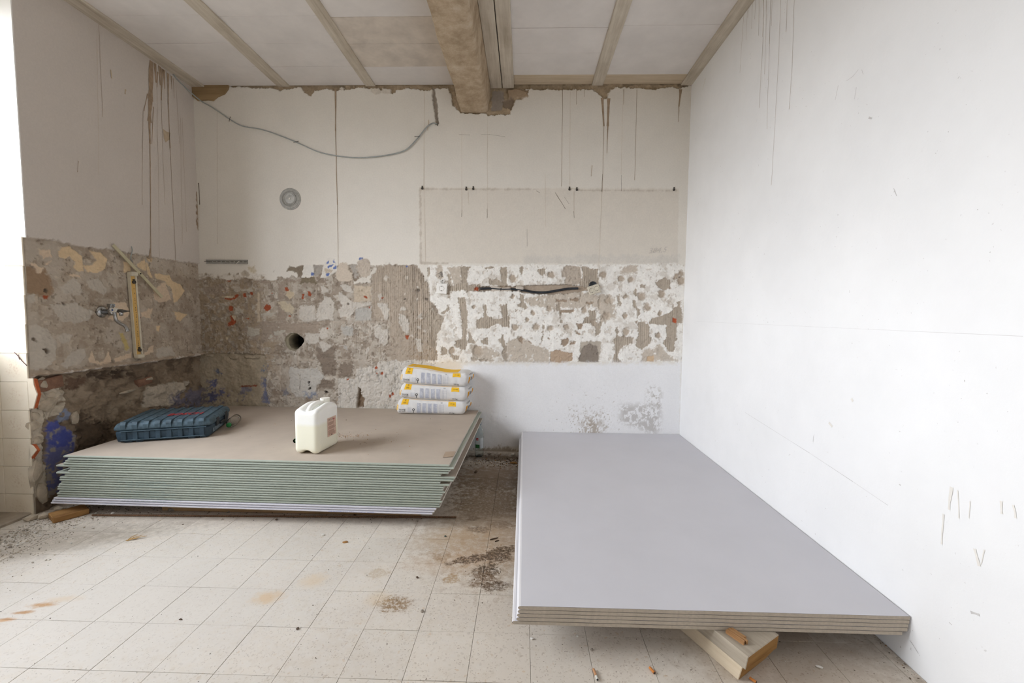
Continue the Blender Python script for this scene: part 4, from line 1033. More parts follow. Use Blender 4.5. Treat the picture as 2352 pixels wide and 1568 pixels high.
for i in range(NB_):
    z = ZS-(i+1)*TS
    # the front edge of every board lies in one upright plane; slide along it to match the stepped ends
    yl = 1045+ i*5.56; yr = 1067.5+i*5.62
    c0 = (FLc+FRc)/2
    def along(px):
        d = ray(px, 1100); nrm = ey; t = ((c0-CAM)@nrm)/(d@nrm); return (CAM+t*d-c0)@ex
    s = (along(Lpx[i])+along(Rpx[i]))/2
    s0 = s if i == 0 else s0
    ctr = c0+ex*(s) + ey*(DB/2 + (0 if i == 0 else R.uniform(-.0015, .0025)))
    green = i < 18
    o = (gproto if i == 0 else dup(gproto)) if green else whites[i-18]
    o.location = (ctr[0], ctr[1], z+.0003); o.rotation_euler = (0, 0, ROT)
    if i in (1, 7, 9, 13): o.rotation_euler = (math.pi, 0, ROT); o.location.z += TS-.0021
    if green:
        lab = '%s green-edged plasterboard%s in the stack by the ruined wall' % (ORD[i], '' if i == 0 else ' from the top')
        if i == 0: lab = 'topmost green-edged plasterboard by the ruined wall, brown top carrying case, canister and bags'
        elif i == 17: lab = 'lowest green-edged plasterboard of the left stack, just above the white ones'
    else:
        lab = ['upper of the three white plasterboards under the green-edged ones', 'middle of the three white plasterboards under the green-edged ones', 'lowest white plasterboard, bottom of the left stack, blue print on its edge'][i-18]
    tag(o, lab, 'plasterboard', 'plasterboards in the left stack')
    o.data = o.data
    # edge printing
    strs = {10: (-.27, '13 22 20   06 50 20   ON 2013 5 13   SCHNEIDEN 1250'), 11: (-.20, '13 22 20   06 50 20   ON 2013 5 13   SCHNEIDEN 1250'), 12: (-.27, '13 22 20   06 50 20   ON 2013 5 13   SCHNEIDEN 1250'),
            13: (-.23, '13 22 20   06 50 20   ON 2013 5 13   SCHNEIDEN 1250'), 14: (-.28, '13 22 20   06 50 20   ON 2013 5 13   SCHNEIDEN 1250'), 15: (-.215, '13 22 20   06 50 20   ON 2013 5 13   SCHNEIDEN 1250'),
            16: (-.285, '13 22 20   06 50 20   ON 2013 5 13   SCHNEIDEN 1250'), 17: (-.23, '13 22 20   06 50 20   ON 2013 5 13   SCHNEIDEN 1250'), 18: (-.24, '13 22 20   10 27 20   ON 2013   GKB NORGIPS 12,5')}
    if i in strs or i == 20:
        if i == 20: vs, fs = textmesh('GKB NORGIPS-S 12,5 TYP A/13 11.07.20  10:29:25', .0095); x0 = .42; wdt = .245
        else: vs, fs = textmesh(strs[i][1], .0085); x0 = {10: 265, 11: 290, 12: 265, 13: 279, 14: 260, 15: 285, 16: 257, 17: 279, 18: 275}[i]; x0 = along(x0)-s; wdt = .28
        if i == 20: x0 = along(752)-s
        xm = max(v[0] for v in vs)
        V = [(x0+v[0]/xm*wdt, -DB/2-.0005, .0022+v[1]*.9) for v in vs]
        mesh('edge_print', V, fs, [m_blueprint if i == 20 else m_greenprint], o)

# supports under the left stack
m_pine = wood('dusty_pine', (150, 118, 84), (196, 164, 124), .6, 'X')
m_pineY = wood('dusty_pine_cross', (150, 118, 84), (196, 164, 124), .6, 'Y')
zb = ZS-NB_*TS
for k, (px, lab) in enumerate(((405, 'short pine bearer under the left end of the stack'), (640, 'pine bearer under the middle of the plasterboard stack'), (900, 'pine bearer under the right end of the plasterboard stack'))):
    p = fl(px, 1166, .04)
    o = thing('timber_bearer', lab, 'timber', (p[0], -.66, .0), (0, 0, ROT), 'timbers under the left stack')
    bobj('bearer', BX(-.03, .03, -.46, .5, .0305, zb-.0005, .002), m_pineY, o)
    bobj('foot', BX(-.045, .045, -.40, .45, 0, .030, .002), m_pineY, o)
p0 = fl(362, 1172, .015)
o = tag(bobj('timber_strip', BX(0, 1.45, -.02, .02, .0, .022, .002), m_pine, None, False, (p0[0], -1.135, .001)), 'long pale pine strip lying on the dust under the front of the stack', 'timber')
# rusty threaded rod on the floor in front
m_rust = M('rusty_steel', (122, 92, 68), .75, .25, 90, .3, .5, .5)
a_, b_ = fl(212, 1182.5, .006), fl(1048, 1187.5, .006)
n_ = 330; bm = bmesh.new()
tube(bm, [a_+(b_-a_)*t for t in np.linspace(0, 1, n_)], [.0055 if i % 2 else .0045 for i in range(n_)], 7)
tag(bobj('threaded_rod', bm, m_rust, None, True), 'long thin rusty threaded rod on the floor before the stack', 'rod')
# brown scrap of board near the window corner
m_scrap = wood('stained_scrap_wood', (118, 82, 46), (178, 136, 84), .8, 'X')
q1, q2 = fl(113, 1200, .0), fl(190, 1183, .0)
a1, a2 = fl(152, 1203, 0), fl(206, 1181, 0)
sa, sb = fl(122, 1203, 0), fl(206, 1180, 0); sd_ = (sb-sa)[:2]; sl_ = np.linalg.norm(sd_)
bm = BX(0, sl_, 0, .105, 0, .030, .003)
o = bobj('wood_scrap', bm, m_scrap)
o.location = (sa[0], sa[1], .0008); o.rotation_euler = (0, 0, math.atan2(sd_[1], sd_[0]))
tag(o, 'short brown offcut of board lying in rubble by the window corner', 'wood')

# ---- right stack of grey plasterboards
TR = .0128; ZR_ = .164; LR = 2.105
m_grey = M('grey_lilac_board_paper', (206, 205, 210), .8, .018, 3, .04)
m_edgew = M('pale_edge_paper', (222, 220, 222), .8, .02, 10, .04)
m_core = M('beige_gypsum_core', (186, 175, 160), .95, .07, 90, .35)
m_outline = M('dark_paper_line', (92, 82, 72), .9, .1, 30, 0)
def grey_board(wd):
    t = TR-.0008; r = t/2
    pr = [(-wd/2+r*1.6, 0), (-wd/2+r*.5, .0009), (-wd/2, r*.8), (-wd/2, r*1.2), (-wd/2+r*.5, t-.0009), (-wd/2+r*1.6, t), (-wd/2+.05, t+.0004), (wd/2, t), (wd/2, 0)]
    bm = bmesh.new(); n = len(pr)
    A = [bm.verts.new((x, -LR/2, z)) for x, z in pr]; B = [bm.verts.new((x, LR/2, z)) for x, z in pr]
    for i in range(n):
        f = bm.faces.new((A[i], B[i], B[(i+1) % n], A[(i+1) % n])); f.material_index = 0 if i in (5, 6, 8) else 1
    f = bm.faces.new(A[::-1]); f.material_index = 2; f = bm.faces.new(B); f.material_index = 2
    o = bobj('plasterboard', bm, [m_grey, m_edgew, m_outline])
    bm = bmesh.new()
    cx = sum(p[0] for p in pr)/n
    ins = [(x+(.0009 if x < 0 else -.0004), min(max(z, .0007), t-.0005)) for x, z in pr]
    P1 = [bm.verts.new((x, -(LR/2+.0008), z)) for x, z in ins]; P2 = [bm.verts.new((x, LR/2+.0008, z)) for x, z in ins]
    bm.faces.new(P1); bm.faces.new(P2)
    for i in range(n): bm.faces.new((P1[i], P2[i], P2[(i+1) % n], P1[(i+1) % n]))
    bobj('gypsum_core', bm, m_core, o)
    return o
gb = grey_board(1.251)
labs = ['topmost plasterboard of the grey stack by the white wall, its lilac-grey face open', 'second grey plasterboard from the top in the stack by the white wall', 'third grey plasterboard from the top, middle of the right stack', 'fourth grey plasterboard from the top in the right stack', 'lowest grey plasterboard of the right stack, sticking out to the left']
for i, (xl, dy) in enumerate(((-.0095, 0), (-.0100, .0005), (-.0125, .001), (-.0145, 0), (-.0285, .006))):
    o = gb if i == 0 else dup(gb)
    o.location = (xl+1.251/2, -LR/2-.003+dy*.3, ZR_-(i+1)*TR + (0 if i < 4 else -.0012)); o.rotation_euler = (0, 0, .0)
    tag(o, labs[i], 'plasterboard', 'plasterboards in the right stack')
# bearers below it
zr = ZR_-5*TR-.0018
m_grw = wood('grey_weathered_plank', (150, 139, 122), (182, 171, 155), .6, 'Y', .85)
m_plw = wood('pale_sawn_beam', (198, 180, 152), (222, 208, 186), .6, 'Y', .8)
m_endw = wood('brown_end_grain', (120, 86, 46), (176, 134, 80), .4, 'X', .9)
q0, q1 = np.array([.668, -2.190]), np.array([.560, -1.965])
th = math.atan2(-(q1-q0)[0], (q1-q0)[1])
be = thing('timber_bearer', 'square pale beam with a grey plank on it under the grey stack', 'timber', (q0[0], q0[1], .0), (0, 0, th))
bm = bmesh.new()
A = [(0, 0, 0), (.158, .025, 0), (.166, .0, .050), (.0, -.012, .050)]; Bq = [(x, 1.05, z) for x, _, z in A]
va = [bm.verts.new(p) for p in A]; vb = [bm.verts.new(p) for p in Bq]
f = bm.faces.new(va); f.material_index = 1; f = bm.faces.new(vb[::-1]); f.material_index = 1
for i in range(4): bm.faces.new((va[i], vb[i], vb[(i+1) % 4], va[(i+1) % 4]))
bmesh.ops.bevel(bm, geom=list(bm.edges), offset=.002, segments=1, affect='EDGES')
bobj('beam', bm, [m_plw, m_endw], be)
bm = bmesh.new()
A = [(.0, -.022, .0505), (.172, -.002, .0505), (.176, -.004, zr-.0005), (.0, -.03, zr-.0005)]; Bq = [(x, 1.05, z) for x, _, z in A]
va = [bm.verts.new(p) for p in A]; vb = [bm.verts.new(p) for p in Bq]
f = bm.faces.new(va); f.material_index = 1; f = bm.faces.new(vb[::-1]); f.material_index = 1
for i in range(4): bm.faces.new((va[i], vb[i], vb[(i+1) % 4], va[(i+1) % 4]))
bmesh.ops.bevel(bm, geom=list(bm.edges), offset=.002, segments=1, affect='EDGES')
bobj('plank', bm, [m_grw, m_endw], be)['label'] = 'grey weathered plank with rough brown end'
o = tag(bobj('timber_bearer', BX(.05, 1.15, -.08, .08, 0, zr-.0005, .003), m_plw, None, False, (0, -.42, .0)), 'hidden timber bearer under the far end of the grey stack', 'timber')
m_spl = wood('fresh_splinter', (140, 98, 60), (200, 158, 112), 1.0, 'Y')
bm = bmesh.new(); q = random.Random(3)
for k in range(7):
    x = k*.0042-.0126; l0 = q.uniform(-.004, .012)
    box(bm, x, x+.0052, l0, .06, 0, .008+q.uniform(0, .005))
pt = fl(1716, 1472, zr)
o = bobj('wood_splinter', bm, m_spl, None, False, (pt[0]-.01, pt[1]-.012, zr)); o.rotation_euler = (0, 0, .55)
tag(o, 'orange wood splinter lying on the grey plank under the stack', 'wood')

# ---- tool case
m_case = M('case_blue_plastic', (56, 76, 91), .55, .22, 16, .08, .4)
m_caset = M('case_blue_scuffed', (76, 97, 110), .6, .3, 34, .10, .4)
m_red = M('red_print', (172, 56, 58), .6, .15, 60, 0)
m_dk = M('dark_plastic', (44, 50, 56), .5, .1, 30, .05)
m_greyprint = M('worn_grey_print', (128, 142, 154), .7, .2, 60, 0)
cFL, cFR = fl(263, 1018.5, ZS), fl(484, 1003.5, ZS)
cw = np.linalg.norm((cFR-cFL)[:2]); ct = math.atan2((cFR-cFL)[1], (cFR-cFL)[0]); cdp, chh = .40, .118
case = thing('tool_case', 'dark blue ribbed plastic tool case lying on the left stack', 'case', (cFL[0], cFL[1], ZS), (0, 0, ct))
def sh(bm, dx): bmesh.ops.translate(bm, verts=bm.verts, vec=dx)
bm = rbox(cw, cdp, .072, .014, 12, 10, 5, lambda x, y, z: (x*(1-.035*(1-z/.072)), y*(1-.03*(1-z/.072)), z)); sh(bm, (cw/2, cdp/2, 0))
bobj('shell', bm, m_case, case, True)
bm = rbox(cw+.010, cdp+.010, .050, .016, 12, 10, 5, lambda x, y, z: (x*(1-.06*max(0, z-.022)/.028), y*(1-.06*max(0, z-.022)/.028), z)); sh(bm, (cw/2, cdp/2, chh-.050))
lid = bobj('lid', bm, m_caset, case, True)
bm = bmesh.new()
for k in range(8):     # ribs over the lid and down its front
    x = .045+k*(cw-.09)/7
    box(bm, x-.013, x+.013, .02, cdp-.02, chh-.002, chh+.0035, .0015)
    prism(bm, [(-.007, chh-.036), (-.0075, chh-.012), (.002, chh+.0035), (.03, chh+.0035), (.03, chh-.036)], 'x', x-.013, x+.013)
bobj('lid_ribs', bm, m_caset, lid)
bm = bmesh.new()
for k in range(8):
    x = .045+k*(cw-.09)/7
    box(bm, x-.012, x+.012, -.0035, .01, .012, .066, .0015)
bobj('shell_ribs', bm, m_case, case)
bm = bmesh.new(); box(bm, .03, cw-.02, -.009, .004, .066, .0705, .001); box(bm, .03, cw-.03, -.006, .004, .0135, .0175, .001)
bobj('rim', bm, m_caset, case)
bm = bmesh.new()
bm.free()
for x in (.045, .10, cw-.12, cw-.06): bobj('foot', BX(x, x+.035, .006, .03, -.0002, .012, .002), m_case, case)
bm = bmesh.new()
for y in (.10, .27): box(bm, cw-.004, cw+.008, y, y+.05, .045, .095, .003)
box(bm, cw+.001, cw+.014, .165, .25, .040, .056, .004)
bobj('latch', bm, m_dk, case)
bm = bmesh.new(); box(bm, cw-.0065, cw-.0035, .06, .085, .018, .056); box(bm, cw-.006, cw-.0035, .095, .24, .018, .052)
bobj('side_sticker', bm, m_greyprint, case)
vs, fs = textmesh('BOSCH', .078, .0, bold=.0025); xm = max(v[0] for v in vs)
V = [(cw*.44+v[0]/xm*.185, .125+v[1]*1.05, chh+.0045) for v in vs]
mesh('red_lettering', V, fs, [m_red], lid)
vs, fs = textmesh('UCSM', .03); V = [(cw*.30+v[0], .13+v[1], chh+.0044) for v in vs]; mesh('worn_lettering', V, fs, [m_greyprint], lid)

# ---- canister
b = NB('milky_plastic'); v = b.obj()
sz = b.n('ShaderNodeSeparateXYZ'); b.l(v, sz.inputs[0])
b.col(b.mix(b.mapr(sz.outputs['Z'], .15, .17), tuple(lin((243, 241, 222))), b.ramp(b.noise(v, 9, 3), [(.3, tuple(lin((246, 246, 240)))), (.7, tuple(lin((250, 250, 246))))])))
b.rough(.38, .45); b.bsdf.inputs['Subsurface Weight'].default_value = .15
b.bsdf.inputs['Subsurface Radius'].default_value = (.03, .03, .022); b.bsdf.inputs['Subsurface Scale'].default_value = .5
m_milk = b.m
m_cap = M('white_cap_plastic', (232, 228, 218), .5, .04, 30, .05)
m_label = M('faded_paper_label', (214, 184, 166), .8, .05, 40, .05)
m_ink = M('brown_ink', (128, 92, 78), .8, .05, 40, 0); m_inkd = M('dark_ink', (62, 54, 52), .8, .05, 40, 0); m_inkr = M('red_ink', (178, 60, 70), .8, .05, 40, 0)
kF, kL = fl(737, 1043.5, ZS), fl(681, 1040, ZS)
kw, kd, kh = .145, .215, .252
can = thing('canister', 'milky white plastic canister with screw cap on the left stack', 'canister', (kF[0]-kw/2+.004, kF[1]+kd/2-.002, ZS), (0, 0, math.radians(-7)))
def canfn(x, y, z):
    t = z/kh
    if t > .72:      # shoulders: two humps with a trough for the grip between
        u = y/(kd/2); e = (t-.72)/.28
        hump = .014*math.exp(-((u-.15)/.55)**2)
        trough = .040*math.exp(-(x/.030)**2)*math.exp(-((u+.05)/.75)**4)
        z += e*(hump-trough-.020*max(0, -u-.45)*1.0-.03*max(0, u-.6))
    if t < .12:      # arch between the feet
        e = (.12-t)/.12
        z += e*.016*math.exp(-(x/.026)**4)
    s = 1-.018*(.35 < t < .36)
    if abs(x) > kw/2*.85 or abs(y) > kd/2*.85:
        if .05 < t < .68: x *= 1-.012*math.exp(-(abs(y)-.0)**2/.006); 
    return (x, y, z)
bm = rbox(kw, kd, kh, .026, 22, 24, 26, canfn)
bobj('body', bm, m_milk, can, True)
bm = bmesh.new()
tube(bm, smoothpath([(0, -.088, .190), (0, -.080, .222), (0, -.055, .247), (0, -.01, .258), (0, .03, .256), (0, .052, .240), (0, .058, .215)], 5), [.015]*31, 12)
bobj('handle', bm, m_milk, can, True)
bm = bmesh.new(); lathe(bm, [(.024, .205), (.024, .248), (.021, .252)], 24, 'z', (.008, .072, 0)); bobj('neck', bm, m_milk, can, True)
bm = bmesh.new()
capc = (.008, .072)
for k in range(40):
    pass
N_ = 48; rings = []
for r, z in ((.0265, .252), (.0275, .254), (.0275, .274), (.026, .277), (.018, .2775)):
    rings.append([bm.verts.new((capc[0]+(r-(.0012 if k % 2 and z < .276 else 0))*math.cos(2*math.pi*k/N_), capc[1]+(r-(.0012 if k % 2 and z < .276 else 0))*math.sin(2*math.pi*k/N_), z)) for k in range(N_)])
for A, B in zip(rings, rings[1:]):
    for k in range(N_): bm.faces.new((A[k], A[(k+1) % N_], B[(k+1) % N_], B[k]))
bm.faces.new(rings[0]); bm.faces.new(rings[-1])
bobj('cap', bm, m_cap, can)
bm = BX(kw/2+.0002, kw/2+.0009, -.015, .072, .072, .178); lab = bobj('label', bm, m_label, can)
bm = bmesh.new()
xx = kw/2+.0012
q = random.Random(5)
for k in range(16):
    z = .150-k*.0046
    if k in (4, 9): continue
    box(bm, xx-.0004, xx, -.008, .066-q.uniform(0, .02), z, z+.0018)
bobj('small_print', bm, m_ink, lab)
vs, fs = textmesh('ONCLEX', .019); xm = max(v[0] for v in vs)
mesh('printed_name', [(xx, -.009+v[0]/xm*.052, .161+v[1]*.85) for v in vs], fs, [m_inkd], lab)
bobj('red_mark', BX(xx-.0004, xx, .045, .056, .158, .168), m_inkr, lab)
bobj('dark_mark', BX(xx-.0004, xx, .022, .03, .075, .081), m_inkd, lab)
# embossed side rib
for y in (-kd/2+.035, kd/2-.03): bobj('side_rib', BX(kw/2-.004, kw/2+.0006, y-.003, y+.003, .03, .19, .002), m_milk, can)

# ---- mortar bags
m_bag = M('white_paper_sack', (228, 227, 226), .75, .04, 25, .12)
m_yel = M('yellow_print', (248, 196, 44), .7, .03, 30, .03); m_org = M('orange_print', (240, 168, 30), .7, .03, 30, .03)
m_txt = M('grey_print', (172, 176, 190), .8, .06, 60, 0); m_blk = M('black_print', (58, 58, 62), .8, .05, 30, 0); m_gsq = M('grey_square_print', (148, 148, 152), .8, .05, 30, 0)
BW_, BD_, BH_ = .505, .215, .113
def bag(idx, px_l, px_r, zb, lab, sag):
    p0, p1 = fl(px_l, 950, zb), fl(px_r, 953, zb)
    yfront = -.197
    xa = at(px_l, 900, 1, yfront)[0]; xb = at(px_r, 900, 1, yfront)[0]
    W_ = xb-xa
    sk = .018                                     # ends lean like a settled sack
    def fn(x, y, z):
        t = z/BH_; u = x/(W_/2)
        y2 = y
        if y < 0: y2 = y-.010*math.sin(math.pi*t)*(1-.3*u*u)
        bulge = math.sin(math.pi*min(max(t, 0), 1))
        x2 = x+(.012*bulge*np.sign(x)*max(0, abs(u)-.6)/.4)
        if u > .80: x2 += (u-.80)/.2*.030*bulge*max(0, (y/BD_+.35))   # pointed right end
        x2 += .022*(t-.5)*(1 if u < 0 else .2)*abs(u)
        topw = sag(u)*max(0, t-.4)/.6
        z2 = z+topw + .0016*math.sin(x*90+y*60)*bulge
        bot = sagb(u)*(1-max(0, min(1, t/.6)))
        y2 += .0015*math.sin(x*130+z*55+idx)*bulge
        return (x2, y2, z2+bot)
    sagb = (lambda u: 0) if idx == 0 else sags[idx-1]
    o = thing('mortar_bag', lab, 'bag', ((xa+xb)/2, yfront+BD_/2, zb), (0, 0, 0), 'mortar bags on the left stack')
    bm = rbox(W_, BD_, BH_, .026, 44, 18, 12, fn)
    bobj('sack', bm, m_bag, o, True)
    def front(x, z):                               # point on the front face
        r = .026; zz = min(max(z, 0), BH_)
        y = -BD_/2
        dz = max(r-zz, zz-(BH_-r), 0); y += r-math.sqrt(max(r*r-dz*dz, 0))
        q = fn(x, y, zz); return (q[0], q[1]-.0012, q[2])
    def patch(name, x0, x1, z0, z1, mt, n=8, mz=5):
        V = [front(x0+(x1-x0)*i/n, z0+(z1-z0)*j/mz) for j in range(mz+1) for i in range(n+1)]
        Fq = [(j*(n+1)+i, j*(n+1)+i+1, (j+1)*(n+1)+i+1, (j+1)*(n+1)+i) for j in range(mz) for i in range(n)]
        return mesh(name, V, Fq, [mt], o)
    def text(name, s, x0, z0, size, mt, wid=None):
        vs, fs = textmesh(s, size); xm = max(v[0] for v in vs); k = (wid/xm) if wid else 1
        V = [front(x0+v[0]*k, z0+v[1]) for v in vs]
        V = [(a, y-.0006, c) for a, y, c in V]
        return mesh(name, V, fs, [mt], o)
    xl = -W_/2
    patch('yellow_square', xl+.030, xl+.078, .073, .115, m_yel)
    text('grade_print', 'N', xl+.048, .097, .014, m_blk); text('grade_print', '202', xl+.042, .082, .014, m_blk)
    text('name_print', 'Ytong', xl+.018, .031, .019, m_blk, .046); text('name_print', 'FIX N202', xl+.018, .018, .011, m_blk, .046)
    patch('drawing_frame', xl+.080, xl+.106, .014, .054, M('faint_print', (212, 213, 217), .8, .03, 50, 0))
    V = []; 
    bm2 = bmesh.new()
    for k in range(14):
        a = 2*math.pi*k/14
    ring = []; n = 18
    V = [front(xl+.122+r*math.cos(2*math.pi*k/n), .037+r*math.sin(2*math.pi*k/n)) for r in (.0055, .0095) for k in range(n)]
    mesh('key_emblem', [(a, y-.0004, c) for a, y, c in V], [(k, (k+1) % n, n+(k+1) % n, n+k) for k in range(n)], [m_blk], o)
    patch('key_stem', xl+.1205, xl+.1245, .010, .029, m_blk, 1, 4); bm2.free()
    q = random.Random(40+idx)
    for cidx in range(4):
        x0 = xl+.146+cidx*.042
        patch('text_column', x0, x0+.030, .010, .088, M('pale_text_ground', (206, 208, 216), .8, .04, 90, 0), 5, 8)
        V = []; Fq = []
        for k in range(15):
            z = .085-k*.0051; x1 = x0+.0285-q.uniform(0, .009)
            i0 = len(V); V += [front(x0+.001, z), front(x1, z), front(x1, z+.0022), front(x0+.001, z+.0022)]; Fq.append((i0, i0+1, i0+2, i0+3))
        mesh('text_lines', [(a, y-.0006, c) for a, y, c in V], Fq, [m_txt], o)
    V = []; Fq = []
    for k in range(9):
        z = .082-k*.0085; i0 = len(V); V += [front(xl+.315, z), front(xl+.350, z), front(xl+.350, z+.001), front(xl+.315, z+.001)]; Fq.append((i0, i0+1, i0+2, i0+3))
    for x in (.315, .328, .350):
        for k in range(6):
            z = .014+k*.0115; i0 = len(V); V += [front(xl+x, z), front(xl+x+.001, z), front(xl+x+.001, z+.0115), front(xl+x, z+.0115)]; Fq.append((i0, i0+1, i0+2, i0+3))
    mesh('table_print', V, Fq, [m_txt], o)
    text('mark_print', 'CE', xl+.326, .091, .012, m_blk)
    patch('yellow_square', xl+.385, xl+.440, .068, .112, m_yel)
    text('code_print', '131185', xl+.396, .086, .011, m_blk, .034)
    text('weight_print', '25 kg', xl+.392, .010, .014, m_blk, .038)
    # right end panel
    def endp(y, z):
        r = .026; zz = min(max(z, 0), BH_); x = W_/2
        dz = max(r-zz, zz-(BH_-r), 0); dy = max(-BD_/2+r-y, 0)
        dd = min(math.hypot(dz, dy), r); x += -(r-math.sqrt(max(r*r-dd*dd, 0)))
        q = fn(x, y, zz); return (q[0]+.0012, q[1], q[2])
    def epatch(name, y0, y1, z0, z1, mt, n=5):
        V = [endp(y0+(y1-y0)*i/n, z0+(z1-z0)*j/n) for j in range(n+1) for i in range(n+1)]
        Fq = [(j*(n+1)+i, j*(n+1)+i+1, (j+1)*(n+1)+i+1, (j+1)*(n+1)+i) for j in range(n) for i in range(n)]
        return mesh(name, V, Fq, [mt], o)
    epatch('orange_square', -.080, -.030, .018, .062, m_org); epatch('orange_square', .045, .075, .030, .066, m_org); epatch('grey_square', -.015, .025, .030, .056, m_gsq)
    for s_, y0, z0, sz, wd in (('Ytong FIX N202', -.06, .078, .018, .115), ('N', -.062, .044, .013, None), ('202', -.068, .028, .013, .026)):
        vs, fs = textmesh(s_, sz); xm = max(v[0] for v in vs); k = (wd/xm) if wd else 1
        mesh('end_print', [(p[0]+.0006, p[1], p[2]) for p in (endp(y0+v[0]*k, z0+v[1]) for v in vs)], fs, [m_blk], o)
    # yellow upper face
    def topf(x, y):
        r = .026; z = BH_; dx = max(abs(x)-(W_/2-r), 0); dy = max(abs(y)-(BD_/2-r), 0); dd = min(math.hypot(dx, dy), r)
        z -= r-math.sqrt(max(r*r-dd*dd, 0)); q = fn(x, y, z); return (q[0], q[1]-.0004, q[2]+.0012)
    for x0, x1 in ((xl+.022, xl+.062), (xl+.068, xl+.42)):
        n, mm = 24, 6
        V = [topf(x0+(x1-x0)*i/n, -BD_/2+.010+(.175)*j/mm) for j in range(mm+1) for i in range(n+1)]
        mesh('yellow_top_print', V, [(j*(n+1)+i, j*(n+1)+i+1, (j+1)*(n+1)+i+1, (j+1)*(n+1)+i) for j in range(mm) for i in range(n)], [m_yel], o)
    # left end yellow spot
    V = []
    n = 4
    def lend(y, z):
        r = .026; x = -W_/2; dz = max(r-z, z-(BH_-r), 0); dy = max(-BD_/2+r-y, 0); dd = min(math.hypot(dz, dy), r)
        x += r-math.sqrt(max(r*r-dd*dd, 0)); q = fn(x, y, z); return (q[0]-.0012, q[1]-.001, q[2])
    V = [lend(-BD_/2+.003+.06*i/n, .030+.04*j/n) for j in range(n+1) for i in range(n+1)]
    mesh('yellow_square', V, [(j*(n+1)+i, j*(n+1)+i+1, (j+1)*(n+1)+i+1, (j+1)*(n+1)+i) for j in range(n) for i in range(n)], [m_yel], o)
    return o
sags = [lambda u: .010*(-u)-.004*(1-u*u), lambda u: .013*(-u)-.006*(1-u*u), lambda u: .020*(-u)-.016*math.exp(-((u-.35)/.45)**2)+.004]
bag(0, 914, 1066, ZS, 'bottom one of three white mortar sacks, resting on the board', sags[0])
bag(1, 921, 1070, ZS+.114, 'middle one of three white mortar sacks', sags[1])
bag(2, 924, 1072, ZS+.228, 'top one of three white mortar sacks, yellow upper face showing', sags[2])

# ---- things on the back wall
m_cable = M('grey_cable_sheath', (168, 172, 170), .6, .12, 40, .05)
m_steel = M('dull_steel', (150, 150, 148), .42, .15, 60, .1, .5, .8)
m_alu = M('worn_aluminium', (172, 170, 164), .45, .16, 50, .15, .5, .2)
m_black = M('black_cable_sheath', (46, 50, 56), .5, .15, 40, .05)
m_nail = M('dark_iron', (84, 80, 74), .55, .2, 60, .1, .5, .6)
path = [lw(398, 170, XL+.006), lw(408, 183, XL+.006), lw(430, 205, XL+.006), bw(462, 232, -.012)] + [bw(x, y, -.010) for x, y in
        ((482, 243), (503, 257), (525, 272), (556, 289), (600, 297), (640, 310), (682, 327), (730, 348), (775, 358), (820, 362), (870, 359), (918, 350), (940, 338), (962, 314), (980, 292), (994, 283), (1004, 285))]
bm = bmesh.new(); tube(bm, smoothpath(path, 5), .0058, 8, flat=.75)
cab = tag(bobj('loose_cable', bm, m_cable, None, True), 'grey cable sagging across the upper back wall from the left corner', 'cable')
bm = bmesh.new()
for k, ((x0, y0), (x1, y1)) in enumerate((((529, 268), (526, 279)), ((674, 327), (686, 324)), ((952, 313), (964, 313)))):
    bm = bmesh.new(); tube(bm, [bw(x0, y0, -.017), bw((x0+x1)/2, (y0+y1)/2, -.019), bw(x1, y1, -.017)], .0018, 6)
    bobj('nail_clip', bm, m_nail, cab, True)
bm = bmesh.new()
p = bw(1003, 284, .0); tube(bm, [bw(1003, 284, .02), bw(1005, 288, -.014)], .004, 6); bobj('cable_end', bm, m_nail, cab)
# round flue cover
vc = bw(667, 457); vent = thing('flue_cover', 'round ribbed metal flue cover on the white upper back wall', 'vent', (vc[0], -.002, vc[2]))
bm = bmesh.new(); lathe(bm, [(.084, .004), (.084, -.002), (.080, -.004), (.076, -.002), (.074, -.008), (.070, -.011), (.067, -.008), (.065, -.013), (.061, -.015), (.058, -.010), (.056, -.002), (.052, -.003), (.050, -.009), (.047, -.010), (.044, -.006), (.03, -.008), (.012, -.010), (.0, -.010)], 48, 'y', cap=False)
bobj('plate', bm, m_alu, vent, True)
bm = bmesh.new(); lathe(bm, [(.008, -.006), (.008, -.013), (.006, -.016), (.0, -.0165)], 20, 'y', cap=False); bobj('knob', bm, m_cap, vent, True)
# metal rail
r0, r1 = bw(475, 601), bw(570, 600)
rail = thing('metal_rail', 'short grey metal mounting rail screwed to the wall above the brick patches', 'rail', (r0[0], -.001, r0[2]))
L_ = r1[0]-r0[0]
bm = bmesh.new(); prism(bm, [(.0, -.016), (-.010, -.016), (-.010, -.012), (-.004, -.009), (-.004, .009), (-.010, .012), (-.010, .016), (0, .016)], 'x', 0, L_); bobj('channel', bm, m_alu, rail)
bm = bmesh.new()
for k in range(9): box(bm, .02+k*L_/9.5, .045+k*L_/9.5, -.0048, -.0038, -.0022, .0022)
o = bobj('slots', bm, m_nail, rail); o['kind'] = 'stuff'
bm = bmesh.new(); tube(bm, [(L_*.80, -.004, .004), (L_*.79, -.02, -.004), (L_*.76, -.024, -.018)], .0022, 6); bobj('screw', bm, m_cap, rail, True)
bm = bmesh.new(); tube(bm, [(-.014, -.008, .003), (.03, -.006, -.002)], .0025, 6); bobj('screw', bm, m_nail, rail, True)
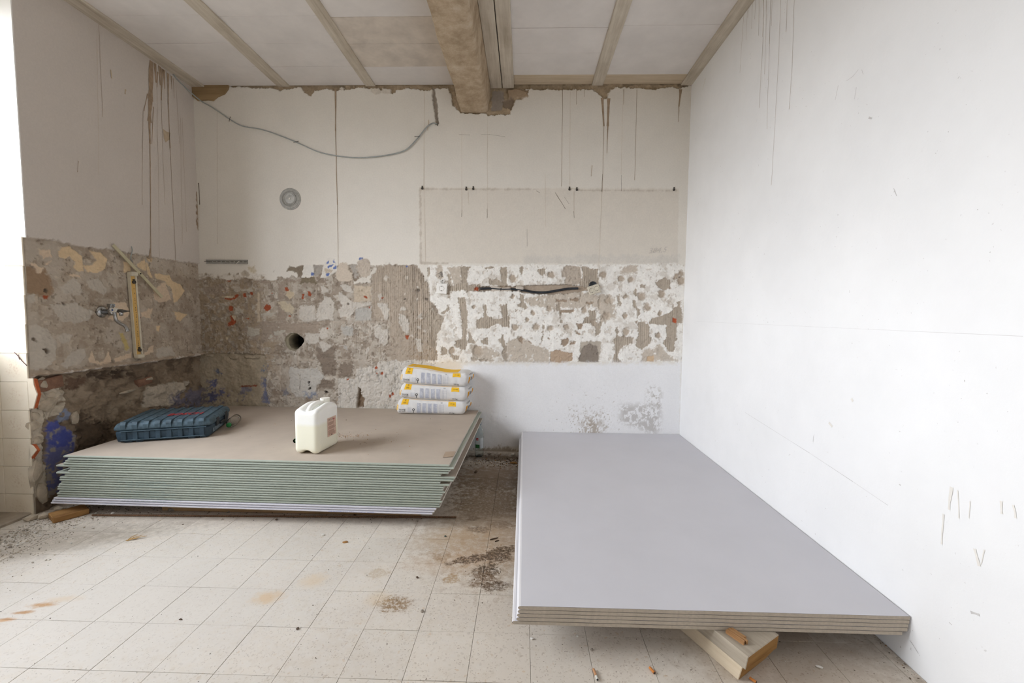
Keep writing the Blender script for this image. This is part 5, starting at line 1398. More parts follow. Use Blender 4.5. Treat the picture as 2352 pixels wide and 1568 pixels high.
# sockets
m_sock = M('ivory_socket_plastic', (246, 244, 239), .45, .04, 20, .03); m_sockd = M('grubby_socket', (214, 206, 188), .55, .15, 40, .08)
def insert(par, x, z, r, mt, mh):
    bm = bmesh.new(); lathe(bm, [(r, -.011), (r, -.0125), (r*.93, -.0125), (r*.90, -.003), (0, -.003)], 28, 'y', (x, 0, z), cap=False); s = bobj('insert', bm, mt, par, True)
    bm = bmesh.new()
    for sx in (-.38, .38): lathe(bm, [(r*.17, -.0036), (0, -.0036)], 10, 'y', (x+sx*r, 0, z), cap=False)
    lathe(bm, [(r*.1, -.0036), (0, -.0036)], 10, 'y', (x, 0, z), cap=False)
    o = bobj('pin_holes', bm, mh, s); o['kind'] = 'stuff'
    bm = bmesh.new(); box(bm, x-.004, x+.004, -.012, -.003, z+r*.72, z+r*.9); box(bm, x-.004, x+.004, -.012, -.003, z-r*.9, z-r*.72)
    o = bobj('earth_clips', bm, mh, s); o['kind'] = 'stuff'
sc = bw(1015, 662.5, -.012)
so = thing('wall_socket', 'white single wall socket tilted on the patchy back wall', 'socket', (sc[0], -.012, sc[2]), (0, math.radians(4), 0))
bobj('plate', BX(-.0405, .0405, -.011, 0, -.0405, .0405, .003, 2), m_sock, so); insert(so, 0, 0, .0205, M('shaded_socket_dish', (178, 167, 146), .5, .06, 30, 0), m_nail)  # dish tinted darker: shading of the recess put into its colour
bm = bmesh.new()
for k in range(3): tube(bm, [(-.004+k*.004, .004, .04), (-.006+k*.005, -.004, .055), (-.002+k*.003, -.006, .066+k*.002), (.004, .002, .06)], .0012, 5)
o = bobj('bare_wires', bm, m_nail, so, True); o['kind'] = 'stuff'
sc = bw(1364, 665, -.014)
so = thing('double_socket', 'grimy double wall socket hanging askew from its open box', 'socket', (sc[0], -.014, sc[2]), (math.radians(-10), math.radians(-19), math.radians(4)))
bobj('plate', BX(-.046, .046, -.012, 0, -.034, .034, .003, 2), m_sockd, so)
m_sockb = M('brown_socket_dish', (116, 104, 86), .6, .2, 60, .08)  # grubby brown, darkened further to paint in the shading of the dish
insert(so, -.021, -.002, .0185, m_sockb, m_nail); insert(so, .021, .0, .0185, m_sockb, m_nail)
bm = bmesh.new(); lathe(bm, [(.030, .004), (.030, -.004), (.026, -.004), (.025, .003), (0, .003)], 24, 'y', (.005, 0, .036), cap=False); bobj('back_box', bm, m_black, so, True)
bm = bmesh.new(); tube(bm, [(-.036, -.002, .030), (-.024, -.008, .045), (-.010, -.006, .052)], .002, 6); bobj('claw', bm, m_steel, so, True)
# black cable lying in the chase
cp_ = [bw(x, y, .004) for x, y in ((1103, 663), (1125, 662), (1150, 664), (1180, 664), (1205, 667), (1230, 671), (1255, 671), (1280, 667), (1305, 663), (1328, 662))]
bm = bmesh.new()
for dz, dy in ((.004, 0), (-.004, .002), (.0, -.006)): tube(bm, smoothpath([p+np.array([0, dy, dz]) for p in cp_], 4), .0052, 7)
o = tag(bobj('chased_cable', bm, m_black, None, True), 'black twin cable lying in the groove between the two sockets', 'cable')
# hooks left by the cabinet
hk = [(970, 431, 0), (1071, 433, 0), (1087, 432, 0), (1308, 433, 0), (1325, 434, 0), (1548, 434, 0)]
hl = ['at the left end of the row', 'in the left pair, left one', 'in the left pair, right one', 'in the right pair, left one', 'in the right pair, right one', 'at the right end of the row by the corner']
for (x, y, k), lab in zip(hk, hl):
    p = bw(x, y); o = thing('wall_hook', 'small dark cabinet hook, '+lab, 'hook', (p[0], -.001, p[2]), (0, 0, 0), 'cabinet hooks on the back wall')
    bobj('plate', BX(-.005, .005, -.004, 0, -.004, .014, .001), m_nail, o)
    bm = bmesh.new(); lathe(bm, [(.009, .001), (.0085, -.006), (.005, -.011), (.003, -.012), (0, -.012)], 14, 'y', (0, 0, -.006), cap=False); bobj('screw_head', bm, m_nail, o, True)
    if x in (1071, 1308): bobj('cross_bar', BX(.005, .052, -.0025, 0, .0, .004, .0008), m_sockd, o)

# ---- things on the left wall
m_chrome = M('tarnished_chrome', (176, 176, 176), .22, .12, 40, .04, .5, .95)
m_wplas = M('aged_white_plastic', (214, 206, 186), .5, .08, 20, .05)
m_yplas = M('yellowed_reflector', (214, 176, 106), .5, .10, 12, .04)
m_bluep = M('blue_dot', (52, 76, 140), .5, .05, 20, 0)
XWL = XL-.016
fc = lw(233, 716, XWL)
fa = thing('wall_tap', 'chrome wall mixer tap with curved spout on the stripped left wall', 'tap', (XWL, fc[1], fc[2]))
bm = bmesh.new(); lathe(bm, [(.037, -.004), (.037, .004), (.030, .013), (.018, .017), (.016, .017)], 28, 'x', cap=True); bobj('rosette', bm, m_chrome, fa, True)
bm = bmesh.new(); lathe(bm, [(.017, .012), (.017, .050), (.021, .052), (.021, .078), (.016, .082)], 20, 'x'); tube(bm, [(.062, -.012, .0), (.066, -.005, .018), (.062, .0, .040)], [.012, .014, .013], 14); bobj('mixer_body', bm, m_chrome, fa, True)
bm = bmesh.new()
for k in range(6): box(bm, .050, .074, -.016+k*.006, -.0125+k*.006, .030, .050, .001)
o = bobj('handle', bm, m_chrome, fa)
bm = bmesh.new(); prism(bm, [(.058, .010), (.072, .022), (.098, .024), (.110, .012), (.106, .002), (.084, -.002)], 'y', -.018, .006); lever = bobj('lever', bm, m_cap, fa)
bm = bmesh.new(); lathe(bm, [(.006, -.0195), (.0, -.0195)], 14, 'y', (.088, 0, .012), cap=False); bobj('blue_dot', bm, m_bluep, lever)
bm = bmesh.new(); lathe(bm, [(.011, .105), (.011, .135), (.009, .137), (.008, .150), (.0045, .162), (.003, .178), (.0, .179)], 16, 'x', (0, 0, .006)); bobj('hose_nozzle', bm, m_nail, fa, True)
bm = bmesh.new(); lathe(bm, [(.010, -.022), (.011, -.006), (.009, .004)], 14, 'z', (.124, 0, 0)); bobj('side_valve', bm, m_chrome, fa, True)
bm = bmesh.new(); tube(bm, smoothpath([(.084, 0, .0), (.086, 0, -.03), (.090, .002, -.052), (.104, .010, -.070), (.124, .02, -.086), (.134, .024, -.106), (.137, .024, -.122)], 5), .0095, 12); bobj('spout', bm, m_chrome, fa, True)
# old tube light fitting
ta, tb = lw(304, 632, XWL+.02), lw(319, 815, XWL+.02)
tl_ = np.linalg.norm(tb-ta); tilt = math.atan2((ta-tb)[1], (ta-tb)[2])
tf = thing('tube_light_fitting', 'old yellowed tube light fitting without its tube, upright on the left wall', 'lamp', tuple(tb+np.array([-.018, 0, 0])), (-tilt, 0, 0))
bobj('reflector', BX(.002, .024, -.021, .011, .0, tl_, .002), m_yplas, tf)
bobj('side_rail', BX(.002, .030, .011, .023, -.005, tl_+.005, .003), m_wplas, tf)
bobj('side_rail', BX(.002, .025, -.0245, -.021, -.005, tl_+.005, .002), m_wplas, tf)
for z0, z1 in ((-.022, .006), (tl_-.006, tl_+.024)): bobj('end_cap', BX(.0, .040, -.026, .026, z0, z1, .009, 3), m_wplas, tf, True)
for z in (.035, tl_-.045):
    bm = bmesh.new(); lathe(bm, [(.011, .02), (.011, .034), (.007, .037), (0, .037)], 14, 'x', (0, -.003, z)); box(bm, .022, .030, -.008, .003, z+.012, z+.02); bobj('tube_holder', bm, m_nail, tf, True)
bm = bmesh.new(); q = random.Random(8)
for k in range(26):
    z = .06+k*(tl_-.12)/26
    if q.random() < .8: box(bm, .0238, .0246, -.004, -.001, z, z+q.uniform(.004, .011))
o = bobj('slots', bm, m_nail, tf); o['kind'] = 'stuff'
bm = bmesh.new(); lathe(bm, [(.006, .0), (.006, .006), (0, .007)], 10, 'y', (.02, .023, tl_*.47)); bobj('red_button', bm, M('red_plastic', (150, 44, 40), .5, .05, 20, 0), tf, True)
# slanting cable duct cover
da, db_ = lw(258, 562, XWL+.026), lw(371, 682, XWL+.026)
dv = db_-da; dl = np.linalg.norm(dv); dang = math.atan2(-dv[2], dv[1])
dk_ = thing('cable_duct_cover', 'loose cream plastic cable duct cover slanting across the left wall', 'duct', tuple(da), (-dang, 0, 0))
bm = bmesh.new(); prism(bm, [(.0, -.009), (.006, -.0095), (.007, .0095), (.001, .0095), (.001, .0075), (.005, .0075), (.0045, -.0075), (.0, -.007)], 'y', 0, dl)
bmesh.ops.transform(bm, matrix=Matrix.Identity(4), verts=bm.verts)
bobj('cover', bm, M('olive_cream_plastic', (196, 188, 158), .45, .08, 20, .05), dk_)
bm = bmesh.new(); lathe(bm, [(.005, .006), (.004, .011), (0, .011)], 10, 'x', (0, dl*.52, 0)); bobj('screw', bm, m_nail, dk_, True)
# stub of wire above it
bm = bmesh.new(); tube(bm, smoothpath([lw(302, 566, XL), lw(304, 574, XL+.012), lw(302, 583, XL+.02), lw(300, 592, XL+.015), lw(305, 602, XL)], 4), .0032, 7)
tag(bobj('wire_stub', bm, m_cable, None, True), 'short bent wire poking out above the slanting duct cover', 'wire')
bm = bmesh.new(); tube(bm, smoothpath([at(33, 809, 1, YC-.009), at(42, 818, 1, YC-.012), at(50, 828, 1, YC-.010), at(62, 840, 1, YC-.012)], 4), .0016, 6)
tube(bm, smoothpath([at(43, 814, 1, YC-.010), at(43, 820, 1, YC-.02), at(45, 826, 1, YC-.012)], 3), .0014, 6)
tag(bobj('loose_wire', bm, M('brown_wire', (92, 56, 50), .6, .1, 30, 0), None, True), 'thin dark wire dangling on the cream tiles of the window niche', 'wire')

# ---- bottles
m_pet = clear('clear_bottle_plastic', (.97, .985, .985), .03, 1.20, 1.0)
m_glass = clear('clear_bottle_glass', (.93, .97, .97), .02, 1.30, 1.0)
m_gcap = M('green_cap', (36, 120, 62), .45, .08, 30, .03); m_bcap = M('blue_grey_cap', (110, 128, 150), .45, .08, 30, .03)
m_blabel = M('pale_bottle_label', (206, 212, 216), .6, .05, 30, 0); m_bred = M('label_red', (190, 48, 44), .6, .05, 30, 0); m_bgreen = M('label_green', (44, 108, 58), .6, .2, 60, 0)
def bottle(name, label, loc, rot, Hh, r, mt, mcap, capopen=False):
    o = thing(name, label, 'bottle', loc, rot)
    bm = bmesh.new(); t = .0016
    out = [(0, .004), (r*.75, .0), (r, .008), (r, Hh*.20), (r*.96, Hh*.22), (r, Hh*.24), (r, Hh*.58), (r*.95, Hh*.62), (r*.98, Hh*.66), (r*.85, Hh*.75), (r*.55, Hh*.86), (r*.40, Hh*.91), (r*.40, Hh*.965)]
    inn = [(max(a-t, 0), b_+(t if i < 2 else 0)) for i, (a, b_) in enumerate(out)][::-1]
    lathe(bm, out+inn, 28, cap=False)
    bobj('bottle_wall', bm, mt, o, True)
    bm = bmesh.new(); a = r*.47
    if capopen: lathe(bm, [(a, Hh*.90), (a*1.05, Hh*.905), (a*1.05, Hh*.935), (a, Hh*.94), (a*.86, Hh*.94), (a*.86, Hh*.90)], 22, cap=False); bobj('neck_ring', bm, mcap, o, True)
    else: lathe(bm, [(a, Hh*.925), (a, Hh*.995), (a*.9, Hh), (0, Hh)], 22, cap=False); bobj('cap', bm, mcap, o, True)
    return o
bp_ = fl(1100.5, 1047, 0)
wbo = bottle('water_bottle', 'clear water bottle standing on the floor between the two stacks', (bp_[0], bp_[1], .0), (0, 0, 0), .268, .034, m_glass, m_bcap)
def bandp(name, a0, a1, z0, z1, r, mt, par):
    n = 8; V = [(r*math.cos(a0+(a1-a0)*i/n), r*math.sin(a0+(a1-a0)*i/n), z) for z in (z0, z1) for i in range(n+1)]
    mesh(name, V, [(i, i+1, n+1+i+1, n+1+i) for i in range(n)], [mt], par)
bandp('paper_label', math.radians(-70), math.radians(-20), .07, .15, .0348, m_blabel, wbo)
bandp('red_patch', math.radians(-125), math.radians(-95), .132, .152, .0348, m_bred, wbo)
bandp('green_patch', math.radians(-140), math.radians(-80), .072, .100, .0348, m_bgreen, wbo)
vs, fs = textmesh('a', .022)
mesh('label_letter', [(.0353*math.cos(math.radians(-112)+v[0]/.035), .0353*math.sin(math.radians(-112)+v[0]/.035), .135+v[1]) for v in vs], fs, [m_blabel], wbo)
b1 = fl(521, 987, ZS)
# lying: bottle axis (local z) from base to cap
bottle('plastic_bottle', 'clear plastic bottle with green cap lying behind the tool case', (b1[0]+.012-.34*.19, b1[1]+.94*.19, ZS+.0315), (math.radians(90), 0, math.radians(20)), .19, .031, m_pet, m_gcap)
b2 = fl(678, 1024, ZS)
bottle('plastic_bottle', 'clear plastic bottle with green neck ring lying behind the canister', (b2[0]+.07, b2[1]+.205, ZS+.0285), (math.radians(90), 0, math.radians(-20)), .225, .028, m_pet, m_gcap, True)

# ---- litter on the floor
m_filt = M('orange_filter_paper', (206, 132, 66), .8, .12, 80, .05); m_filt2 = M('tan_filter_paper', (186, 138, 100), .8, .12, 80, .05); m_cig = M('cigarette_paper', (216, 214, 206), .8, .06, 60, .05); m_ash = M('ash', (58, 54, 50), .95, .2, 90, .2)
def butt(lab, p0, p1, filt, paper):
    a, b_ = fl(*p0, .0042), fl(*p1, .0042); d = (b_-a); d[2] = 0; ln = np.linalg.norm(d); ang = math.atan2(d[1], d[0])
    o = thing('cigarette_butt', lab, 'cigarette butt', (a[0], a[1], .0043), (0, 0, ang), 'cigarette butts on the floor')
    k = .62 if paper else .93
    bm = bmesh.new(); lathe(bm, [(.0036, 0), (.0041, .001), (.0038, ln*.3), (.0041, ln*k)], 12, 'x'); bobj('filter', bm, filt, o, True)
    if paper:
        bm = bmesh.new(); lathe(bm, [(.0039, ln*k), (.0036, ln*.8), (.0041, ln*.94)], 12, 'x'); bobj('paper', bm, m_cig, o, True)
    bm = bmesh.new(); lathe(bm, [(.0036, ln*.93), (.002, ln), (0, ln*1.01)], 10, 'x'); bobj('burnt_end', bm, m_ash, o, True)
butt('tan and white cigarette butt on the tiles in front of the grey stack', (1363, 1536), (1373, 1562), m_filt2, True)
butt('short orange cigarette butt in front of the grey stack', (1492, 1532), (1504, 1546), m_filt, False)
butt('orange cigarette butt below the cut end of the pale beam', (1722, 1556), (1738, 1567), m_filt, False)
m_peb = M('grey_crumb', (150, 140, 128), .95, .2, 60, .3); m_pebd = M('dark_crumb', (92, 76, 62), .95, .25, 60, .3); m_pebw = M('white_crumb', (222, 218, 210), .95, .1, 60, .3)
def bit(name, lab, px, py, r, mt, sc=(1, 1, .7), rot=0, z=0, cat='debris', grp=None):
    p = fl(px, py, z); o = rock(name, r, mt, None, (p[0], p[1], z+r*sc[2]*.62), sc, int(px*7+py), 1, .30); o.rotation_euler = (0, 0, rot)
    return tag(o, lab, cat, grp)
bit('plaster_crumb', 'white plaster crumb on the floor below the middle of the left stack', 742, 1229, .010, m_pebw)
bit('wood_chip', 'small brown wood chip on the floor below the left stack', 793, 1246, .011, m_scrap, (1.6, .7, .5), .3)
bit('bottle_cap', 'tiny dark green cap on the floor by the dirt', 1023, 1232, .007, M('dark_green_bit', (40, 62, 54), .6, .1, 30, .05))
bit('twig', 'dark twig lying at a tile joint, upper one', 1134, 1238, .019, m_pebd, (1.6, .26, .26), .5)
bit('twig', 'shorter dark twig beside the dirt, lower one', 1141, 1243, .013, m_pebd, (1.5, .3, .3), .6)
bit('stone_chip', 'grey stone chip on the floor behind, near the water bottle', 1093, 1085, .016, m_pebd)
bit('stone_chip', 'brown stone chip against the back wall between the stacks', 1180, 1064, .024, m_scrap, (1.6, .8, .4))
bit('plaster_crumb', 'pale plaster lump at the foot of the back wall by the grey stack', 1178, 1046, .020, m_pebw)
bit('plaster_crumb', 'pale flat crumb at the foot of the wall right of the bottle', 1124, 1043, .018, m_peb, (1.5, .8, .5))
bit('stone_chip', 'pale shard on the dark floor under the grey stack', 1881, 1533, .010, m_pebw, (1.5, .6, .5), -.5)
bit('plaster_crumb', 'white crumb on the tiles left of the cigarette butts', 1222, 1468, .007, m_pebw)
bit('plaster_crumb', 'white crumb just below the front of the grey stack', 1326, 1462, .006, m_pebw)
bit('plaster_crumb', 'grey crumb by the tile joint near the tan cigarette butt', 1360, 1493, .006, m_peb)
bit('stone_chip', 'small dark chip in the middle of the floor', 958, 1327, .007, m_pebd)
bit('plaster_crumb', 'pale crumb right of the brown speckled stain', 970, 1405, .008, m_peb)
bit('stone_chip', 'tiny dark chip on the tiles at lower left', 684, 1444, .007, m_pebd)
bit('stone_chip', 'dark chip near the lower left tile joint', 415, 1423, .006, m_pebd, (1.3, .8, .6))
bit('stone', 'grey mortar lump under the front edge of the left stack', 395, 1172, .022, m_peb, (1.2, .9, .7))
bit('stone', 'small pale stone on the floor near the brown offcut', 259, 1183, .014, m_pebw, (.7, .8, 1))
bit('stone', 'long pale chunk of mortar beside the niche slab', 72, 1194, .040, m_stone, (1.1, .55, .5), .9)
bit('stone', 'rounded grey stone by the left end of the brown offcut', 101, 1190, .036, m_stone, (1, .8, .7))
bit('stone', 'small stone in the hollow at the foot of the left wall', 133, 1172, .028, m_stone, (1.2, .7, .6))
bit('stone', 'dusty clod under the stack near the middle', 655, 1174, .015, m_peb)
# straw tuft
m_straw = M('straw', (196, 160, 104), .85, .15, 60, .1)
s0 = fl(289, 1242); tu = thing('straw_tuft', 'small tuft of straw on the tiles below the left stack', 'straw', (s0[0], s0[1], 0))
for k, (dx, dy, dz) in enumerate(((.050, .022, .006), (.058, .034, .012), (.074, .036, .007), (.036, .030, .016), (.045, .016, .004))):
    bm = bmesh.new(); tube(bm, [(k*.002, 0, .002), (dx*.5, dy*.5, .002+dz*.8), (dx, dy, .002+dz)], [.0018, .002, .0008], 5); bobj('stalk', bm, m_straw, tu)
# tape remnant and hair on the brown board
tp = [fl(x, y, ZS+.0008) for x, y in ((1017, 1050), (1023, 1037), (1046, 1036), (1042, 1048))]
mesh('tape_scrap', [(p[0], p[1], ZS+z) for z in (.0004, .0012) for p in tp], [(0, 3, 2, 1), (4, 5, 6, 7), (0, 1, 5, 4), (1, 2, 6, 5), (2, 3, 7, 6), (3, 0, 4, 7)], [M('brown_tape', (166, 146, 126), .6, .05, 20, 0)])
tag(bpy.data.objects['tape_scrap'], 'brown scrap of tape at the front right corner of the top board', 'tape')

# ---- uncountable crumbs
def crumbs(name, lab, cat, pts, mats):
    V, Fc, mi = [], [], []
    q = random.Random(len(pts))
    for (x, y, z, r) in pts:
        n0 = len(V); rx, ry, rz = r*q.uniform(.6, 1.5), r*q.uniform(.5, 1.2), r*q.uniform(.4, .8); a = q.uniform(0, 6.3); c, s = math.cos(a), math.sin(a)
        for (u, v, w_) in ((1, 0, 0), (-.4, .9, .1), (-.7, -.7, 0), (.1, .1, 1), (.0, -.1, -.6)):
            u *= rx*q.uniform(.7, 1.2); v *= ry*q.uniform(.7, 1.2); V.append((x+u*c-v*s, y+u*s+v*c, z+.5*rz+w_*rz))
        f0 = [(0, 1, 3), (1, 2, 3), (2, 0, 3), (1, 0, 4), (2, 1, 4), (0, 2, 4)]
        Fc += [tuple(n0+i for i in f) for f in f0]; k = q.randrange(len(mats)); mi += [k]*6
    return tag(mesh(name, V, Fc, mats, None, False, mi), lab, cat, None, 'stuff')
q = random.Random(12)
pts = []
while len(pts) < 5200:
    t = q.random(); x = XL+.02+abs(q.gauss(0, .16)); y = q.uniform(-2.3, -.9)
    if x > -1.7: continue
    if y > -1.24 and x < XL+.0: continue
    pts.append((x, y, 0, abs(q.gauss(0, .0024))+.0011 if q.random() < .975 else q.uniform(.006, .011)))
crumbs('rubble', 'grey plaster rubble and dust along the foot of the left wall', 'rubble', pts, [m_peb, m_stone, m_pebw, M('dusty_crumb', (176, 166, 152), .95, .15, 60, .2)])
pts = [(q.uniform(-2.5, -.5), q.gauss(-1.12, .05), 0, abs(q.gauss(0, .003))+.001) for _ in range(900)]
crumbs('dust_crumbs', 'dust and crumbs on the floor under the left stack', 'dust', pts, [m_peb, m_pebd])
pts = []
for (px, py, sx, sy, n, r) in ((1150, 1060, .12, .06, 500, .0045), (1150, 1275, .04, .05, 120, .0022), (1095, 1283, .05, .02, 70, .0022), (1118, 1320, .035, .05, 90, .0022), (1155, 1262, .05, .02, 70, .0022), (1140, 1345, .03, .02, 40, .0022), (905, 1387, .03, .02, 30, .0015), (1150, 1205, .04, .03, 30, .002), (2060, 1500, .03, .3, 260, .003)):
    c = fl(px, py)
    for _ in range(n):
        x, y = c[0]+q.gauss(0, sx), c[1]+q.gauss(0, sy)
        if y < -.004 and x < XR-.004: pts.append((x, y, 0, abs(q.gauss(0, r*.6))+r*.35))
crumbs('dirt', 'dark soil crumbs scattered on the floor between the stacks', 'dirt', pts, [m_pebd, m_pebd, m_scrap, M('soil', (104, 84, 66), .95, .2, 60, .3)])
pts = []
for _ in range(900):
    x, y = q.uniform(-2.4, 1.2), q.uniform(-2.6, -1.25); pts.append((x, y, 0, abs(q.gauss(0, .0011))+.0007))
crumbs('grit', 'fine grit strewn over the tiled floor', 'grit', pts, [m_peb, m_pebd, m_pebw])
pts = []
for (px, py, sx, sy, n) in ((800, 1000, .06, .03, 160), (860, 1010, .12, .06, 40), (820, 990, .5, .25, 50), (1080, 955, .02, .01, 40)):
    c = fl(px, py, ZS)
    for _ in range(n):
        x, y = c[0]+q.gauss(0, sx), c[1]+q.gauss(0, sy)
        if -2.35 < x < -.42 and -1.2 < y < -.25: pts.append((x, y, ZS+.0003, abs(q.gauss(0, .0016))+.0008))
crumbs('sawdust', 'orange sawdust and chips scattered on the brown board', 'sawdust', pts, [M('orange_dust', (190, 140, 92), .95, .2, 60, 0), m_pebd, m_scrap])

# ---- runs, scratches and pencil marks on the walls: thin skins of their own
m_run = M('brown_run_stain', (166, 145, 122), .9, .15, 30, 0); m_runl = M('pale_run_stain', (190, 172, 148), .9, .10, 30, 0); m_rund = M('dark_scratch', (120, 108, 96), .9, .15, 40, 0)
m_runf = M('faint_run_stain', (206, 192, 172), .9, .08, 30, 0); m_pencil = M('pencil_grey', (206, 199, 191), .9, .05, 30, 0)
class Skin:
    def __init__(s, place): s.V, s.F, s.place = [], [], place
    def strip(s, pts, wid):
        """pts in wall metres (u,v); wid list of widths"""
        n0 = len(s.V); n = len(pts)
        for i, (u, v) in enumerate(pts):
            a = pts[max(i-1, 0)]; b_ = pts[min(i+1, n-1)]
            t = np.array([b_[0]-a[0], b_[1]-a[1]]); t = t/max(np.linalg.norm(t), 1e-9); nn = np.array([-t[1], t[0]])*wid[i]/2
            for sg in (1, -1): s.V.append(s.place(u+sg*nn[0], v+sg*nn[1]))
        for i in range(n-1): s.F.append((n0+2*i, n0+2*i+1, n0+2*i+3, n0+2*i+2))
    def poly(s, pts):
        n0 = len(s.V); s.V += [s.place(u, v) for u, v in pts]; s.F.append(tuple(range(n0, n0+len(pts))))
    def done(s, name, mt, par):
        if s.F: o = mesh(name, s.V, s.F, [mt], par); o['kind'] = 'stuff'
WSC = .58
def runs(spec, conv, sk):
    q = random.Random(9)
    for (x0, y0, x1, y1, w0, w1) in spec:
        a, b_ = conv(x0, y0), conv(x1, y1); n = max(4, int(abs(a[1]-b_[1])/.06)); pts, wd = [], []
        off = 0
        for i in range(n+1):
            t = i/n; off = off*.8+q.gauss(0, .0007)
            pts.append((a[0]+(b_[0]-a[0])*t+off, a[1]+(b_[1]-a[1])*t)); k = w0+(w1-w0)*t**.5
            wd.append(k/1000*q.uniform(.8, 1.2)*(WSC if max(w0, w1) < 7 else .85)*(1.0 if i < n else 1.5))
        sk.strip(pts, wd)
plB = lambda u, v: (u, -.0020, v); cB = lambda x, y: tuple(bw(x, y)[[0, 2]])
S = Skin(plB); runs([(771, 206, 771, 300, 18, 7), (771, 300, 775, 470, 7, 5), (775, 470, 777, 612, 5, 4), (1383, 225, 1387, 290, 26, 10), (1387, 290, 1383, 440, 4, 3), (1398, 226, 1396, 290, 30, 12), (1396, 290, 1394, 352, 10, 3), (1563, 205, 1559, 245, 26, 8), (1559, 245, 1558, 280, 7, 3),
      (1292, 205, 1290, 428, 5, 3), (1463, 206, 1458, 414, 4, 3), (1324, 206, 1324, 240, 5, 3), (1342, 206, 1342, 222, 5, 3), (1433, 205, 1432, 240, 4, 2.5), (499, 255, 500, 560, 2.2, 1.8)], cB, S); S.done('run_stains', m_run, wall_back)
S = Skin(plB); runs([(975, 210, 974, 432, 4, 3), (974, 432, 977, 600, 3, 2.5), (1310, 210, 1308, 432, 2.5, 2), (1061, 300, 1061, 495, 2, 2), (1119, 262, 1119, 500, 2, 2), (1431, 205, 1427, 400, 2, 2), (1383, 440, 1375, 612, 2.5, 2), (1253, 400, 1253, 520, 2, 2), (1075, 440, 1077, 470, 5, 2), (1318, 440, 1318, 490, 5, 2), (1360, 380, 1358, 405, 10, 4), (985, 275, 983, 300, 9, 5)], cB, S); S.done('pale_runs', m_runf, wall_back)
S = Skin(plB); runs([(1275, 442, 1299, 480, 4, 4), (1296, 452, 1307, 468, 2, 2), (1211, 525, 1211, 566, 2.5, 2.5), (1427, 402, 1427, 439, 3, 3), (1317, 485, 1319, 500, 3, 3), (1232, 438, 1240, 443, 6, 3), (1119, 480, 1119, 500, 3, 3), (1061, 482, 1060, 498, 3, 3), (1054, 309, 1080, 310, 2.5, 2), (1105, 309, 1125, 309, 2, 2), (1125, 309, 1160, 314, 2, 2), (1383, 400, 1382, 440, 3, 3), (456, 420, 459, 470, 8, 6)], cB, S); S.done('scratches', m_rund, wall_back)
S = Skin(plB)
vs, fs = textmesh('384,5', .058, .35); o0 = bw(1488, 582); xm = max(v[0] for v in vs)
mesh('pencil_note', [(o0[0]+v[0]/xm*.15, -.0022, o0[2]+v[1]+v[0]*.10) for v in vs], fs, [m_pencil], wall_back)
plL = lambda u, v: (XL+.0018, u, v); cL = lambda x, y: tuple(lw(x, y)[[1, 2]])
S = Skin(plL); runs([(347, 140, 345, 230, 34, 44), (345, 230, 343, 280, 44, 26), (343, 280, 344, 330, 24, 12), (344, 330, 346, 600, 9, 6), (352, 245, 348, 330, 8, 4), (338, 215, 330, 255, 8, 5), (328, 255, 326, 470, 4, 3), (385, 168, 386, 240, 24, 7), (386, 240, 390, 340, 7, 6), (390, 340, 404, 600, 5, 4), (355, 145, 358, 190, 34, 10), (366, 152, 368, 196, 30, 8), (376, 160, 378, 204, 26, 6), (393, 174, 394, 205, 16, 3), (372, 158, 370, 230, 24, 8), (370, 230, 378, 470, 4, 2.5), (362, 165, 360, 200, 16, 6), (360, 200, 366, 590, 2.6, 2), (397, 180, 400, 225, 7, 2), (404, 190, 412, 330, 3, 2.5), (414, 270, 418, 560, 2.5, 2.5), (226, 50, 235, 268, 3, 2.5), (418, 270, 428, 532, 2.5, 2.2), (180, 370, 177, 395, 5, 3), (345, 570, 342, 595, 8, 12)], cL, S)
S.done('run_stains', m_run, wall_left)
S = Skin(plL); S.poly([cL(*q_) for q_ in ((374, 296), (382, 302), (391, 305), (389, 320), (380, 327), (376, 318))]); runs([(254, 160, 256, 180, 8, 8), (288, 205, 287, 216, 14, 8), (222, 70, 226, 400, 2, 1.6)], cL, S); S.done('pale_stains', m_runl, wall_left)
plR = lambda u, v: (XR-.0012, u, v); cR = lambda x, y: tuple(rw(x, y)[[1, 2]])
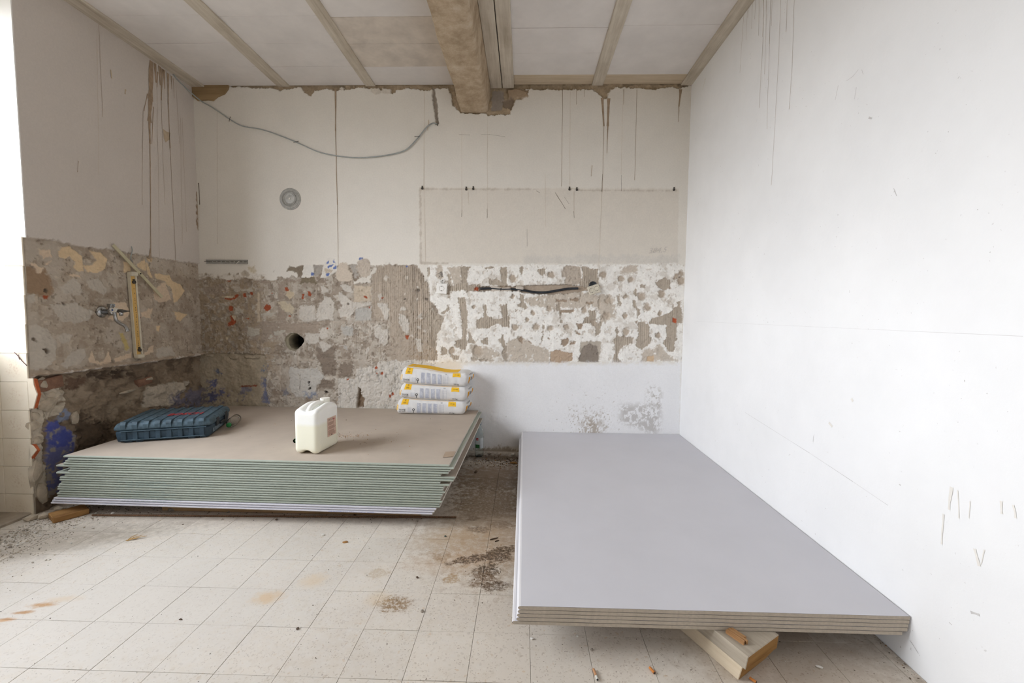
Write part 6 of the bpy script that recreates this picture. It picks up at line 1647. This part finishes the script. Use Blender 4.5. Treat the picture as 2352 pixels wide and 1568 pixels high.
S = Skin(plR); runs([(1709, 28, 1700, 167, 2.6, 2), (1717, 22, 1714, 92, 3, 1.5), (1722, 12, 1718, 40, 3, 2), (1729, 2, 1727, 66, 3, 1.5), (1736, -8, 1734, 44, 3, 1.5), (1744, -20, 1743, 82, 3, 2), (1754, -30, 1753, 84, 5, 3.5), (1753, 84, 1744, 248, 2.5, 2), (1762, -40, 1757, 170, 3, 1.6), (1772, -50, 1768, 100, 4, 2.5), (1768, 100, 1762, 296, 2, 1.8), (1775, -50, 1772, 60, 2, 1.6), (1795, -60, 1788, 150, 2.2, 2), (1788, 150, 1772, 425, 2, 1.8), (1811, -60, 1806, 73, 2.5, 2.2), (1828, -80, 1820, 145, 2.5, 2.2), (1820, 145, 1813, 251, 2.2, 2)], cR, S); S.done('run_stains', m_run, wall_right)
S = Skin(plR)
runs([(1926, 196, 1919, 230, 3, 2), (1972, 160, 1960, 175, 3, 2), (1960, 175, 1945, 186, 2, 1.5), (1980, 160, 1984, 170, 2, 2), (1968, 200, 1963, 228, 3, 1.5), (1996, 270, 2003, 272, 9, 6), (1712, 947, 1860, 1040, 1.6, 1.8), (1860, 1040, 1960, 1106, 2.0, 2.4), (1960, 1106, 2040, 1160, 1.8, 1.2), (1600, 738, 2352, 772, 1.0, 1.0), (2054, 432, 2060, 450, 2, 2), (1740, 272, 1737, 282, 2, 2), (2231, 1406, 2250, 1412, 8, 6), (2180, 1428, 2186, 1434, 6, 3), (2066, 1112, 2069, 1114, 6, 6), (1869, 1000, 1868, 1014, 2, 2), (2110, 1500, 2090, 1470, 3, 2)], cR, S); S.done('scratches', M('scuff_grey', (205, 202, 200), .9, .1, 30, 0), wall_right)
S = Skin(plR)
runs([(2186, 1118, 2180, 1170, 14, 6), (2200, 1125, 2203, 1190, 6, 4), (2228, 1150, 2226, 1190, 6, 3), (2168, 1180, 2164, 1250, 8, 4), (2240, 1260, 2250, 1300, 8, 8), (2262, 1262, 2254, 1296, 6, 3), (2300, 1150, 2302, 1180, 8, 4), (2330, 1160, 2334, 1190, 8, 4), (1621, 180, 1614, 206, 12, 6), (1956, 915, 1960, 922, 14, 10), (1905, 970, 1912, 980, 12, 10)], cR, S); S.done('faint_smears', M('beige_smear', (233, 229, 222), .9, .04, 30, 0), wall_right)
